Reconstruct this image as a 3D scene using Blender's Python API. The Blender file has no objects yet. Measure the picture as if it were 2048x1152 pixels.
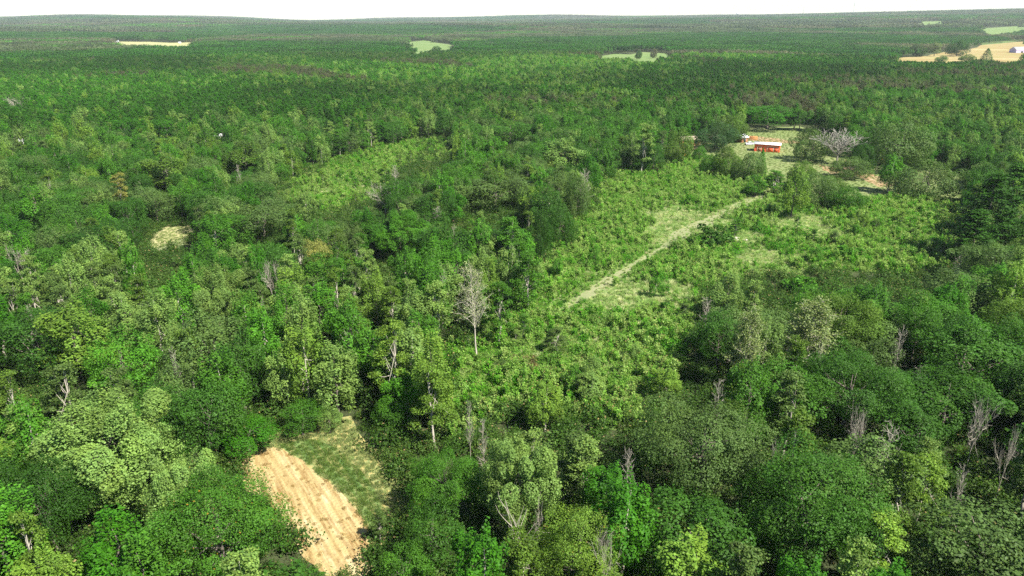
import bpy, bmesh, math, random
import numpy as np
from mathutils import Vector

random.seed(7)
rng = np.random.default_rng(11)
S = bpy.context.scene
COL = S.collection

# ------------------------------------------------------------------ camera
CAM_H, PITCH, FPX = 60.0, math.radians(20.24), 1462.0      # FPX: focal length in photo pixels (2048 wide)
cd = bpy.data.cameras.new('camera'); cam = bpy.data.objects.new('camera', cd); COL.objects.link(cam)
cam.location = (0, 0, CAM_H); cam.rotation_euler = (math.pi/2 - PITCH, 0, 0)
cd.sensor_width = 36; cd.lens = FPX/2048*36; cd.clip_start = 0.5; cd.clip_end = 40000
S.camera = cam

# ------------------------------------------------------------------ sky, sun, exposure
SUN_EL, SUN_DIR = math.radians(51), math.radians(128)       # direction angle measured from +Y towards +X
w = bpy.data.worlds.new('World'); S.world = w; w.use_nodes = True
nt = w.node_tree; bgn = nt.nodes['Background']
sky = nt.nodes.new('ShaderNodeTexSky'); sky.sky_type = 'NISHITA'; sky.sun_disc = False
sky.sun_elevation = SUN_EL; sky.sun_rotation = SUN_DIR; sky.air_density = 1.0; sky.dust_density = 0.3; sky.ozone_density = 1.2
nt.links.new(sky.outputs[0], bgn.inputs[0]); bgn.inputs[1].default_value = 0.06
sd = bpy.data.lights.new('sun', 'SUN'); sun = bpy.data.objects.new('sun', sd); COL.objects.link(sun)
sd.energy = 5.0; sd.angle = math.radians(0.53); sd.color = (1.0, 0.95, 0.86)
dvec = Vector((math.sin(SUN_DIR)*math.cos(SUN_EL), math.cos(SUN_DIR)*math.cos(SUN_EL), math.sin(SUN_EL)))
sun.rotation_euler = dvec.to_track_quat('Z', 'Y').to_euler(); sun.location = (200, -60, 250)
S.view_settings.view_transform = 'Standard'; S.view_settings.look = 'None'
S.view_settings.exposure = 1.5; S.view_settings.gamma = 1.0
S.render.engine = 'CYCLES'
cy = S.cycles
cy.max_bounces = 6; cy.diffuse_bounces = 3; cy.glossy_bounces = 2; cy.transmission_bounces = 4; cy.volume_bounces = 3
cy.transparent_max_bounces = 4; cy.use_denoising = False; cy.denoiser = 'OPENIMAGEDENOISE'; cy.denoising_input_passes = 'RGB_ALBEDO_NORMAL'; cy.caustics_reflective = False; cy.caustics_refractive = False
cy.sample_clamp_indirect = 4.0
S.render.film_transparent = False

# ------------------------------------------------------------------ photo <-> world
CP, SP = math.cos(PITCH), math.sin(PITCH)
def ray(px, py):
    a, b = (px-1024)/FPX, -(py-576)/FPX
    return np.array([a, CP + b*SP, -SP + b*CP])
def gp(px, py, z=0.0):
    d = ray(px, py); t = (z-CAM_H)/d[2]
    return np.array([d[0]*t, d[1]*t])
def proj(x, y, z):
    dz = z-CAM_H
    f = y*CP - dz*SP; u = y*SP + dz*CP
    f = np.maximum(f, 1e-3)
    return 1024 + FPX*x/f, 576 - FPX*u/f
def depth(x, y, z=0.0): return y*CP - (z-CAM_H)*SP
def inpoly(px, py, poly):
    px = np.asarray(px, float); py = np.asarray(py, float); r = np.zeros(px.shape, bool)
    n = len(poly)
    for i in range(n):
        x1, y1 = poly[i]; x2, y2 = poly[(i+1) % n]
        if y1 == y2: continue
        c = ((y1 > py) != (y2 > py)) & (px < (x2-x1)*(py-y1)/(y2-y1) + x1)
        r ^= c
    return r
def sst(a, b, x):
    t = np.clip((np.asarray(x, float)-a)/(b-a), 0, 1); return t*t*(3-2*t)
def height(x, y):
    """Terrain: level near the camera, gently rolling far off, ridges on the horizon."""
    x = np.asarray(x, float); y = np.asarray(y, float)
    d = np.hypot(x, y); k = x/np.maximum(y, 400.0)
    far = sst(2200, 3700, d)
    roll = far*(10+9*np.sin(x/830+1.3)*np.cos(y/620) + 7*np.sin(x/490+y/410))
    rise = sst(2300, 7600, d)*(30+10*np.sin(k*9+.6)) + sst(6800, 8200, d)*(12+9*np.sin(k*14+2)+5*np.sin(k*31))
    hill = sst(1500, 6300, d)*sst(-.05, .68, k)*66
    west = sst(3000, 4600, d)*np.exp(-((k+.45)/.13)**2)*16
    return roll*.8 + rise + hill + west

# visible open ground, as outlines on the photo
P_FIELD = [(474,922),(545,868),(610,856),(695,846),(722,890),(792,930),(800,998),(765,1060),(716,1150),(640,1130),(562,1022),(508,965)]
P_CLEAR = [(1248,352),(1400,348),(1530,388),(1545,402),(1640,430),(1760,418),(1885,440),(1890,520),(1800,560),(1650,545),(1500,560),(1420,575),(1392,625),
           (1372,690),(1352,770),(1285,830),(1090,800),(960,850),(905,790),(898,720),(985,668),(1065,615),(1088,512),(1135,458),(1180,430)]
P_CLEAR2 = [(560,398),(640,345),(725,314),(800,294),(860,300),(800,338),(745,385),(692,424),(640,430),(600,408)]
P_CLEAR3 = [(815,288),(895,281),(892,322),(838,330)]
P_SCRUB2 = [(520,388),(640,330),(725,296),(830,278),(900,282),(890,318),(790,345),(770,388),(700,420),(648,430),(570,400)]
P_SMALL = [(294,503),(316,470),(345,453),(375,456),(377,492),(340,490)]
P_YARD = [(1335,300),(1478,268),(1600,262),(1720,300),(1800,345),(1880,338),(1930,350),(1925,405),(1800,418),(1640,405),(1540,386),(1400,348),(1335,340)]
P_FAR_L = [(226,83),(300,84),(340,86),(382,85),(384,88),(350,89),(312,88),(300,87),(232,87)]
P_FAR_G = [(819,84),(850,81),(872,86),(904,91),(880,96),(866,93),(858,101),(832,104),(826,95)]
P_FAR_M = [(1186,115),(1232,108),(1262,110),(1290,105),(1346,108),(1330,113),(1318,111),(1306,121),(1268,120),(1262,114),(1228,114)]
P_FAR_R = [(1776,119),(1850,113),(1882,105),(1940,98),(1968,90),(2060,82),(2060,118),(2012,122),(1952,117),(1930,122),(1842,122)]
P_FAR_H = [(1838,43),(1892,42),(1884,48),(1845,49)]
P_FAR_H2 = [(1955,58),(2040,52),(2060,58),(1970,68)]
P_ROOFS = [(429,271),(447,271),(447,277),(429,277)]
P_ROOFS2 = [(30,278),(46,278),(46,285),(34,286)]
OPEN = [P_FIELD, P_CLEAR, P_CLEAR2, P_CLEAR3, P_SMALL, P_YARD, P_FAR_L, P_FAR_G, P_FAR_M, P_FAR_R, P_FAR_H, P_FAR_H2, P_ROOFS, P_ROOFS2]
def hides_open(x, y, h, wd, zs=(1.0, .93, .85, .75, .65, .5, .35, .18, 0.0), dxs=(-.4, -.2, 0, .2, .4)):
    bad = np.zeros(np.shape(x), bool); g = height(x, y)
    for s in zs:
        for e in dxs:
            ee = e*(1-.7*max(0, s-.7)/.3)
            px, py = proj(x+ee*wd, y, g+s*h)
            for P in OPEN: bad |= inpoly(px, py, P)
    return bad

# ------------------------------------------------------------------ materials
def mat(name):
    m = bpy.data.materials.new(name); m.use_nodes = True
    return m, m.node_tree.nodes, m.node_tree.links, m.node_tree.nodes['Principled BSDF']
def plain(name, col, rough=.7, metal=0.0, var=.12, scale=3.0):
    m, N, L, b = mat(name)
    tc = N.new('ShaderNodeNewGeometry'); no = N.new('ShaderNodeTexNoise'); no.inputs['Scale'].default_value = scale; no.inputs['Detail'].default_value = 4
    mr = N.new('ShaderNodeMapRange'); mr.inputs[1].default_value = .3; mr.inputs[2].default_value = .7
    mr.inputs[3].default_value = 1-var; mr.inputs[4].default_value = 1+var
    mx = N.new('ShaderNodeMix'); mx.data_type = 'RGBA'; mx.blend_type = 'MULTIPLY'; mx.inputs[0].default_value = 1
    mx.inputs[6].default_value = (*col, 1)
    L.new(tc.outputs['Position'], no.inputs['Vector']); L.new(no.outputs[0], mr.inputs[0]); L.new(mr.outputs[0], mx.inputs[7])
    L.new(mx.outputs[2], b.inputs['Base Color']); b.inputs['Roughness'].default_value = rough; b.inputs['Metallic'].default_value = metal
    return m
def leaf_mat(name, spot=None, amount=.0, trans=.30, lo=.6, hi=1.5, spec=.28):
    """Leaves: the colour comes from each tree's own tint, varied leaf by leaf."""
    m, N, L, b = mat(name)
    out = N['Material Output']
    at = N.new('ShaderNodeAttribute'); at.attribute_type = 'INSTANCER'; at.attribute_name = 'tint'
    lv = N.new('ShaderNodeAttribute'); lv.attribute_name = 'lv'
    mr = N.new('ShaderNodeMapRange'); mr.inputs[3].default_value = lo; mr.inputs[4].default_value = hi
    L.new(lv.outputs['Fac'], mr.inputs[0])
    mx = N.new('ShaderNodeVectorMath'); mx.operation = 'SCALE'
    L.new(at.outputs['Color'], mx.inputs[0]); L.new(mr.outputs[0], mx.inputs['Scale'])
    # older leaves turn a little yellower
    ye = N.new('ShaderNodeMix'); ye.data_type = 'RGBA'; ye.blend_type = 'MULTIPLY'; ye.inputs[7].default_value = (1.2, 1.03, .8, 1)
    l2 = N.new('ShaderNodeAttribute'); l2.attribute_name = 'lw'
    L.new(l2.outputs['Fac'], ye.inputs[0]); L.new(mx.outputs[0], ye.inputs[6])
    col = ye.outputs[2]
    if spot:
        gt = N.new('ShaderNodeMath'); gt.operation = 'GREATER_THAN'; gt.inputs[1].default_value = 1-amount
        L.new(l2.outputs['Fac'], gt.inputs[0])
        m2 = N.new('ShaderNodeMix'); m2.data_type = 'RGBA'; m2.inputs[7].default_value = (*spot, 1)
        L.new(gt.outputs[0], m2.inputs[0]); L.new(col, m2.inputs[6]); col = m2.outputs[2]
    L.new(col, b.inputs['Base Color']); b.inputs['Roughness'].default_value = .55; b.inputs['Specular IOR Level'].default_value = spec*.5
    tr = N.new('ShaderNodeBsdfTranslucent'); tm = N.new('ShaderNodeMix'); tm.data_type = 'RGBA'; tm.blend_type = 'MULTIPLY'; tm.inputs[0].default_value = 1
    tm.inputs[7].default_value = (1.1, 1.5, .5, 1); L.new(col, tm.inputs[6]); L.new(tm.outputs[2], tr.inputs['Color'])
    ms = N.new('ShaderNodeMixShader'); ms.inputs[0].default_value = trans
    L.new(b.outputs[0], ms.inputs[1]); L.new(tr.outputs[0], ms.inputs[2]); L.new(ms.outputs[0], out.inputs['Surface'])
    return m
M_LEAF = leaf_mat('leaves')
M_NEEDLE = leaf_mat('needles', trans=.2, lo=.6, hi=1.4, spec=.2)
M_SPOT = leaf_mat('leaves_turning', (.26, .15, .02), .03)
M_SCRUB = leaf_mat('scrub_leaves', (.26, .20, .08), .02, trans=.36)
M_BLADE = leaf_mat('grass_blades', trans=.3)
M_BARK = plain('bark', (.12, .10, .08), .9, 0, .3, 2.5)
M_PALEBARK = plain('pale_bark', (.34, .31, .25), .85, 0, .25, 2.0)
M_DEADWOOD = plain('dead_wood', (.31, .28, .225), .9, 0, .2, 2.0)

_q = gp(690, 1100)-gp(575, 910); FIELD_ANG = math.atan2(_q[1], _q[0])      # the furrows run along the straw field
def ground_mat(name, cols, scales=(.02, .35, 3.0), rough=.95, stretch=None, ang=0.0, rows=None):
    """Ground cover of several colours mixed by noise at several sizes."""
    m, N, L, b = mat(name)
    ge = N.new('ShaderNodeNewGeometry'); src = ge.outputs['Position']
    if stretch:
        mp = N.new('ShaderNodeMapping'); mp.vector_type = 'TEXTURE'; mp.inputs['Rotation'].default_value = (0, 0, ang); mp.inputs['Scale'].default_value = [1/q for q in stretch]
        L.new(src, mp.inputs[0]); src = mp.outputs[0]
    col = None
    for i, c in enumerate(cols):
        if i == 0:
            rg = N.new('ShaderNodeRGB'); rg.outputs[0].default_value = (*c, 1); col = rg.outputs[0]; continue
        no = N.new('ShaderNodeTexNoise'); no.inputs['Scale'].default_value = scales[(i-1) % len(scales)]; no.inputs['Detail'].default_value = 6; no.inputs['Roughness'].default_value = .65
        L.new(src, no.inputs['Vector'])
        mr = N.new('ShaderNodeMapRange'); mr.inputs[1].default_value = .44; mr.inputs[2].default_value = .6; L.new(no.outputs[0], mr.inputs[0])
        mx = N.new('ShaderNodeMix'); mx.data_type = 'RGBA'; mx.inputs[7].default_value = (*c, 1)
        L.new(mr.outputs[0], mx.inputs[0]); L.new(col, mx.inputs[6]); col = mx.outputs[2]
    if rows:                                                         # soil between the rows: (spacing in metres, colour, amount)
        m2 = N.new('ShaderNodeMapping'); m2.vector_type = 'TEXTURE'; m2.inputs['Rotation'].default_value = (0, 0, ang); L.new(ge.outputs['Position'], m2.inputs[0])
        wv = N.new('ShaderNodeTexWave'); wv.bands_direction = 'Y'; wv.inputs['Scale'].default_value = .314/rows[0]; wv.inputs['Distortion'].default_value = 2.6; wv.inputs['Detail'].default_value = 3; wv.inputs['Detail Scale'].default_value = .5
        L.new(m2.outputs[0], wv.inputs['Vector'])
        mr = N.new('ShaderNodeMapRange'); mr.inputs[1].default_value = .55; mr.inputs[2].default_value = .95; mr.inputs[4].default_value = rows[2]; L.new(wv.outputs['Fac'], mr.inputs[0])
        mx = N.new('ShaderNodeMix'); mx.data_type = 'RGBA'; mx.inputs[7].default_value = (*rows[1], 1); L.new(mr.outputs[0], mx.inputs[0]); L.new(col, mx.inputs[6]); col = mx.outputs[2]
    L.new(col, b.inputs['Base Color']); b.inputs['Roughness'].default_value = rough; b.inputs['Specular IOR Level'].default_value = .1
    no = N.new('ShaderNodeTexNoise'); no.inputs['Scale'].default_value = 2.2; no.inputs['Detail'].default_value = 8; L.new(ge.outputs['Position'], no.inputs['Vector'])
    bp = N.new('ShaderNodeBump'); bp.inputs['Strength'].default_value = .8; bp.inputs['Distance'].default_value = .25
    L.new(no.outputs[0], bp.inputs['Height']); L.new(bp.outputs[0], b.inputs['Normal'])
    return m
M_FLOOR = ground_mat('forest_floor', [(.035, .05, .018), (.055, .07, .025), (.03, .035, .016), (.05, .06, .025)])
M_CLEAR = ground_mat('clearing_grass', [(.09,.16,.035), (.19,.22,.10), (.08,.15,.03), (.16,.19,.07)], (.05, .4, 2.5))
M_TRACK = ground_mat('track_grass', [(.14,.19,.075), (.20,.22,.11), (.12,.18,.06), (.22,.20,.115)], (.12, .9, 2.5))
M_STRAW = ground_mat('bare_straw', [(.30,.228,.10), (.41,.35,.20), (.20,.125,.048), (.33,.265,.12)], (.5, .9, 2.4), stretch=(.16, 1.0, 1), ang=FIELD_ANG, rows=(1.1, (.19, .115, .042), .38))
M_MOWN = ground_mat('mown_grass', [(.075,.135,.035), (.12,.17,.055), (.06,.115,.028), (.18,.17,.06)], (.1, .5, .8), stretch=(.12, 1.0, 1), ang=FIELD_ANG)
M_DRY = ground_mat('dry_grass', [(.17,.205,.085), (.28,.25,.105), (.14,.19,.066), (.32,.255,.095)], (.12, .5, 2.0))
M_LAWN = ground_mat('yard_grass', [(.13,.18,.06), (.21,.21,.10), (.11,.165,.045), (.17,.19,.08)], (.04, .2, 1.5))
M_DIRT = ground_mat('bare_dirt', [(.26,.185,.10), (.33,.26,.16), (.20,.125,.06)], (.1, .5))
M_FIELDG = ground_mat('far_green', [(.105,.165,.048), (.14,.185,.065), (.115,.17,.055)], (.01, .05))
M_FIELDT = ground_mat('far_tan', [(.25,.18,.08), (.33,.26,.135), (.20,.12,.05), (.22,.21,.075)], (.012, .02, .08), stretch=(.5, 1, 1))
M_SANDY = ground_mat('sandy_grass', [(.30,.27,.135), (.24,.25,.105), (.36,.32,.18), (.22,.235,.09)], (.15, .5, 1.5))
M_ROAD = plain('pale_road', (.62, .57, .50), .9)

# ------------------------------------------------------------------ mesh helpers
class MB:
    """Collects quads as numpy blocks, with per-face material and per-face leaf variation."""
    def __init__(s): s.v=[]; s.f=[]; s.m=[]; s.a=[]; s.b=[]; s.n=0
    def quads(s, v, mi=0, lv=None, lw=None):
        """v: (n,4,3)"""
        n = len(v)
        if n == 0: return
        s.v.append(np.asarray(v, np.float32).reshape(-1, 3)); s.f.append((np.arange(n*4)+s.n).reshape(-1, 4)); s.n += n*4
        s.m.append(np.full(n, mi, np.int32)); s.a.append(np.full(n, .5) if lv is None else np.clip(lv, 0, 1)); s.b.append(np.zeros(n) if lw is None else lw)
    def indexed(s, v, f, mi=0):
        s.v.append(np.asarray(v, np.float32)); f = np.asarray(f)+s.n; s.f.append(f); s.n += len(v)
        s.m.append(np.full(len(f), mi, np.int32)); s.a.append(np.full(len(f), .5)); s.b.append(np.zeros(len(f)))
    def tube(s, pts, rad, sides=6, mi=0):
        pts = np.asarray(pts, float); rad = np.asarray(rad, float)
        V=[]; F=[]
        for i, p in enumerate(pts):
            d = pts[min(i+1, len(pts)-1)]-pts[max(i-1, 0)]; d = d/(np.linalg.norm(d)+1e-9)
            u = np.cross(d, (0, 0, 1.0) if abs(d[2]) < .95 else (1.0, 0, 0)); u /= np.linalg.norm(u); w_ = np.cross(d, u)
            for k in range(sides):
                t = 2*math.pi*k/sides; V.append(p+rad[i]*(math.cos(t)*u+math.sin(t)*w_))
        for i in range(len(pts)-1):
            for k in range(sides):
                a=i*sides+k; b=i*sides+(k+1)%sides
                F.append((a, b, b+sides, a+sides))
        s.indexed(V, F, mi)
    def box(s, x0, x1, y0, y1, z0, z1, mi=0):
        v=[(x0,y0,z0),(x1,y0,z0),(x1,y1,z0),(x0,y1,z0),(x0,y0,z1),(x1,y0,z1),(x1,y1,z1),(x0,y1,z1)]
        s.indexed(v, [(0,3,2,1),(4,5,6,7),(0,1,5,4),(1,2,6,5),(2,3,7,6),(3,0,4,7)], mi)
    def quad(s, a, b, c, d, mi=0): s.indexed([a, b, c, d], [(0, 1, 2, 3)], mi)
    def mesh(s, name, mats):
        me = bpy.data.meshes.new(name)
        v = np.concatenate(s.v); f = np.concatenate(s.f).astype(np.int32)
        me.vertices.add(len(v)); me.vertices.foreach_set('co', v.ravel())
        me.loops.add(f.size); me.loops.foreach_set('vertex_index', f.ravel())
        me.polygons.add(len(f)); me.polygons.foreach_set('loop_start', np.arange(0, f.size, 4, dtype=np.int32))
        for m in mats: me.materials.append(m)
        me.polygons.foreach_set('material_index', np.concatenate(s.m))
        for nm, arr in (('lv', s.a), ('lw', s.b)):
            at = me.attributes.new(nm, 'FLOAT', 'FACE'); at.data.foreach_set('value', np.concatenate(arr).astype(np.float32))
        me.update(calc_edges=True); me.validate()
        return me
def obj(name, me, parent=None, **props):
    o = bpy.data.objects.new(name, me); COL.objects.link(o)
    if parent: o.parent = parent
    for k, v in props.items(): o[k] = v
    return o
def thing(name, label, cat, loc, rz=0.0, group=None):
    o = bpy.data.objects.new(name, None); COL.objects.link(o); o.empty_display_size = .5
    o.location = loc; o.rotation_euler = (0, 0, rz); o['label'] = label; o['category'] = cat
    if group: o['group'] = group
    return o
def unit(v): return v/(np.linalg.norm(v, axis=-1, keepdims=True)+1e-9)
def leaf_quads(p, nrm, size, asp=.7):
    """Rhombic leaf clumps at P facing NRM (any roll)."""
    n = len(p); nrm = unit(nrm)
    r = unit(rng.normal(size=(n, 3))); u = unit(np.cross(nrm, r)); w_ = np.cross(nrm, u)
    size = np.broadcast_to(np.asarray(size, float), (n,))[:, None]*.5
    return np.stack([p+u*size, p+w_*size*asp, p-u*size, p-w_*size*asp], 1)
def sph(n):
    return unit(rng.normal(size=(n, 3)))

# ------------------------------------------------------------------ tree builders
def limbs_to(mb, targets, base_h, r0, mi=0, top=None, sides=6):
    """A tapered, slightly bent trunk with limbs towards TARGETS."""
    top = np.array(top if top is not None else (rng.normal()*.4, rng.normal()*.4, base_h*1.9))
    k = 7; pts = [np.array([0, 0, -.3])+(top-np.array([0, 0, -.3]))*(i/(k-1))+np.array([rng.normal()*.13, rng.normal()*.13, 0])*(1 if 0 < i < k-1 else 0) for i in range(k)]
    mb.tube(pts, [r0*(1.25 if i == 0 else 1-.85*i/(k-1)) for i in range(k)], sides+1, mi)
    for t in targets:
        f = rng.uniform(.42, .85); i = f*(k-1); a = pts[int(i)]+(pts[min(int(i)+1, k-1)]-pts[int(i)])*(i-int(i))
        t = np.asarray(t); mid = (a+t)/2+np.array([0, 0, -.25]); r = r0*(.5-.3*f)
        mb.tube([a, mid, t], [r, r*.6, r*.2], 5, mi)
def clumps_to_leaves(mb, C, R, per, size, up=.5, out=1.0, jit=.75, asp=.7, centre=None, ragged=.18, bias=None):
    """Leaves on clump shells. C (n,3) centres, R (n,) radii."""
    n = len(C)
    for i in range(n):
        k = int(per*(R[i]/np.mean(R))**1.6)
        d = sph(k); d[:, 2] = np.abs(d[:, 2])*.9+d[:, 2]*.1 if False else d[:, 2]
        keep = d[:, 2] > -.85; d = d[keep]; k = len(d)
        rr = R[i]*(.72+.33*rng.random(k)); e = rng.random(k) < ragged; rr[e] *= 1+.45*rng.random(e.sum())
        p = C[i]+d*rr[:, None]*np.array([1, 1, .8])
        nm = d*out+np.array([0, 0, up])+rng.normal(size=(k, 3))*jit
        sz = size*(.65+.7*rng.random(k))
        off = rng.normal()*.10 + (bias[i] if bias is not None else 0)
        mb.quads(leaf_quads(p, nm, sz, asp), 0, np.clip(.42+off+rng.normal(size=k)*.2, 0, 1), rng.random(k))
def dome(n, w, z0, z1, flat=.5, low=.5):
    """n bough centres over a dome of width w between z0 and z1."""
    out=[]; tries=0; md = w*1.25/math.sqrt(n)
    while len(out) < n and tries < 4000:
        tries += 1
        d = sph(1)[0]
        if d[2] < -low: continue
        r = rng.uniform(.6, .82)
        p = np.array([d[0]*w/2*r, d[1]*w/2*r, z0+(z1-z0)*(.36+.55*d[2]*r/.8)])
        if all(np.linalg.norm(p-q) > md*(1-tries/5000) for q in out): out.append(p)
    return np.array(out)
def subclumps(B, rb, k, rs):
    C=[]; R=[]; G=[]
    for b in B:
        g = rng.normal()*.10
        d = sph(k); d[:, 2] = np.where(d[:, 2] < -.35, -d[:, 2], d[:, 2])
        c = b+d*rb*(.8+.3*rng.random((k, 1)))*np.array([1, 1, .75])
        C.append(c); R.append(rs*(.7+.6*rng.random(k))); G += [g]*k
    return np.concatenate(C), np.concatenate(R), np.array(G)
def bumpy(mb, centre, ax, leaves, size, nb=34, amp=.30, egg=0.0, low=-.75, hole=.5, asp=.7, up=.35, pointed=0.0):
    """A crown as one irregular surface swollen into boughs and twigs, leaves scattered through its outer shell."""
    n = int(leaves*1.25); d = sph(n); d = d[d[:, 2] > low]; n = len(d)
    bd = sph(nb*3); bd = bd[bd[:, 2] > low][:nb]; bs = rng.uniform(.35, 1.08, len(bd)); bt = rng.uniform(.28, .60, len(bd))*math.sqrt(34/nb)
    ang = np.arccos(np.clip(d@bd.T, -1, 1)); q = bs*np.clip(1-(ang/bt)**2, 0, 1); k = q.argmax(1); big = q.max(1)
    td = sph(260); ta = np.clip(d@td.T, -1, 1).max(1); small = np.clip(1-(np.arccos(ta)/.13)**2, 0, 1)
    env = np.array(ax)*np.ones((n, 3)); s_ = 1-egg*d[:, 2]-pointed*np.clip(d[:, 2], 0, 1)**2; env[:, 0] *= s_; env[:, 1] *= s_
    f = (1-amp)+amp*1.15*big+.07*small
    e = rng.random(n); depth = np.where(e < .14, rng.uniform(.12, .42, n), np.where(e > .88, -rng.uniform(0, .10, n), rng.random(n)**1.6*.10))
    f = f*(1-depth)
    keep = (rng.random(n) > hole*(big < .14)) & (rng.random(n) > .55*(small < .05)*(e > .14))
    p = np.array(centre)+d*env*f[:, None]
    axis = np.array(centre)+bd[k]*env*.55
    nm = unit(p-axis)*1.0+np.array([0, 0, up])+rng.normal(size=(n, 3))*.55
    tone_b = rng.normal(size=len(bd))*.12; warm_b = rng.random(len(bd))**2*.6
    lv = np.clip(.44+tone_b[k]+rng.normal(size=n)*.15, 0, 1)
    sz = size*(.45+1.0*rng.random(n)**1.4)
    mb.quads(leaf_quads(p[keep], nm[keep], sz[keep], asp), 0, lv[keep], np.where(rng.random(n) < .04, .8+.2*rng.random(n), warm_b[k]+.25*rng.random(n))[keep])
    return [np.array(centre)+b*np.array(ax)*.62 for b in bd]
def oak(n=18, w=10.0, h=13.0, leaves=9000, size=.34, z0=1.0, mats=None):
    cr, tk = MB(), MB(); zc = h*.52
    B = bumpy(cr, (rng.normal()*.25, rng.normal()*.25, zc), (w*.5*rng.uniform(.92, 1.06), w*.5*rng.uniform(.92, 1.06), (h-zc)*.98), int(leaves*.72), size, nb=int(n*1.5), amp=.46, low=-.72, egg=-.04, hole=.9)
    # a few boughs break out of the outline
    for i in range(3+n//10):
        a = rng.uniform(0, 6.28); q = rng.uniform(.55, .8); c = (w*.5*q*math.cos(a), w*.5*q*math.sin(a), zc+rng.uniform(-.1, .32)*h*.8); rr = w*rng.uniform(.13, .2)
        bumpy(cr, c, (rr, rr, rr*.85), int(leaves*.28/(3+n//10)), size, nb=9, amp=.3, low=-.6)
        B.append(np.array(c))
    limbs_to(tk, B[::4], h*.38, .022*h, 0, (rng.normal()*.4, rng.normal()*.4, h*.72))
    return cr, tk
def low_oak(w=12.0, h=10.0, leaves=24000, size=.24):
    """Free-standing tree leafed nearly to the ground."""
    cr, tk = MB(), MB(); zc = h*.46
    B = bumpy(cr, (0, 0, zc), (w*.47, w*.47, h*.50), int(leaves*.7), size, nb=30, amp=.40, low=-1, hole=.7, egg=.10)
    for i in range(6):
        a = i*1.05+rng.normal()*.2; q = rng.uniform(.6, .8); c = (w*.5*q*math.cos(a), w*.5*q*math.sin(a), h*rng.uniform(.28, .62)); rr = w*rng.uniform(.14, .2)
        bumpy(cr, c, (rr, rr, rr), int(leaves*.3/6), size, nb=9, amp=.35, low=-.9); B.append(np.array(c))
    limbs_to(tk, B[::5], h*.3, .026*h, 0, (rng.normal()*.3, rng.normal()*.3, h*.7))
    return cr, tk
def poplar(w=7.5, h=17.0, leaves=7500, size=.36, z0=2.0, lob=24):
    """Tall egg-shaped crown with upright leafy tips."""
    cr, tk = MB(), MB(); zc = h*.54; m_ = 3
    B = bumpy(cr, (0, 0, zc), (w*.47, w*.47, (h-zc)*.97), int(leaves*.66), size, nb=int(lob*1.8), amp=.50, egg=.12, low=-.85, hole=.9, pointed=.18, asp=.8)
    for i in range(5):
        a = i*1.26+rng.normal()*.3; q = rng.uniform(.45, .75); zz = zc+rng.uniform(-.28, .3)*h; rr = w*rng.uniform(.14, .2)*(1.1 if zz < zc else .85)
        c = (w*.5*q*math.cos(a), w*.5*q*math.sin(a), zz)
        bumpy(cr, c, (rr, rr, rr*1.5), int(leaves*.34/5), size, nb=10, amp=.35, low=-.8, pointed=.4, asp=.8); B.append(np.array(c))
    limbs_to(tk, B[2::6], h*.45, .013*h, 0, (rng.normal()*.3, rng.normal()*.3, h*.85))
    return cr, tk
def gum(w=5.0, h=15.0, leaves=3200, size=.32):
    """Thin loose tree: separate leafy sprays along a visible pale trunk."""
    cr, tk = MB(), MB(); B=[]
    nb = 17
    for i in range(nb):
        f = (i+.5)/nb; z = h*(.28+.68*f); rad = w/2*(.95-.7*f**1.5)*(.5+.5*rng.random()); a = i*2.4+rng.normal()*.5
        B.append((rad*math.cos(a), rad*math.sin(a), z))
    B = np.array(B); C, R, G = subclumps(B, w*.13, 5, w*.10)
    clumps_to_leaves(cr, C, R, leaves/len(C), size, up=.5, jit=.85, bias=G, ragged=.4)
    limbs_to(tk, B[1:], h*.5, .012*h, 0, (rng.normal()*.3, rng.normal()*.3, h*.94))
    return cr, tk
def pine(w=5.2, h=16.0, leaves=3600, size=.5):
    """Rounded cone of whorled, tufted boughs; needles as narrow blades."""
    cr, tk = MB(), MB(); zs = np.linspace(h*.33, h-.6, 11)
    for i, z in enumerate(zs):
        f = i/(len(zs)-1); nb = 6 if f < .7 else 4
        rad = w/2*(1-.78*f**2.6)*(.75 if f < .1 else 1)
        for b in range(nb):
            a = 2*math.pi*b/nb+i*.7+rng.normal()*.25; r = rad*(.72+.4*rng.random()); tip = np.array([r*math.cos(a), r*math.sin(a), z+.25*r])
            k = int(leaves/58); t = .35+.65*rng.random(k)**.7
            p = np.array([0, 0, z])*(1-t)[:, None]+tip*t[:, None]+rng.normal(size=(k, 3))*np.array([.3, .3, .2])*(.6+w*.06)
            nm = np.array([math.cos(a)*.5, math.sin(a)*.5, .8])+rng.normal(size=(k, 3))*.7
            cr.quads(leaf_quads(p, nm, size*(.6+.7*rng.random(k)), .42), 0, np.clip(.45+rng.normal()*.07+rng.normal(size=k)*.14, 0, 1), rng.random(k)*.4)
    k = int(leaves*.06); p = np.array([0, 0, h-.5])+rng.normal(size=(k, 3))*np.array([.3, .3, .45])
    cr.quads(leaf_quads(p, rng.normal(size=(k, 3))+np.array([0, 0, .6]), size*.8, .42), 0, .55+.2*rng.random(k), rng.random(k)*.5)
    limbs_to(tk, [], h*.5, .012*h, 0, (rng.normal()*.15, rng.normal()*.15, h*.96))
    return cr, tk
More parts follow.
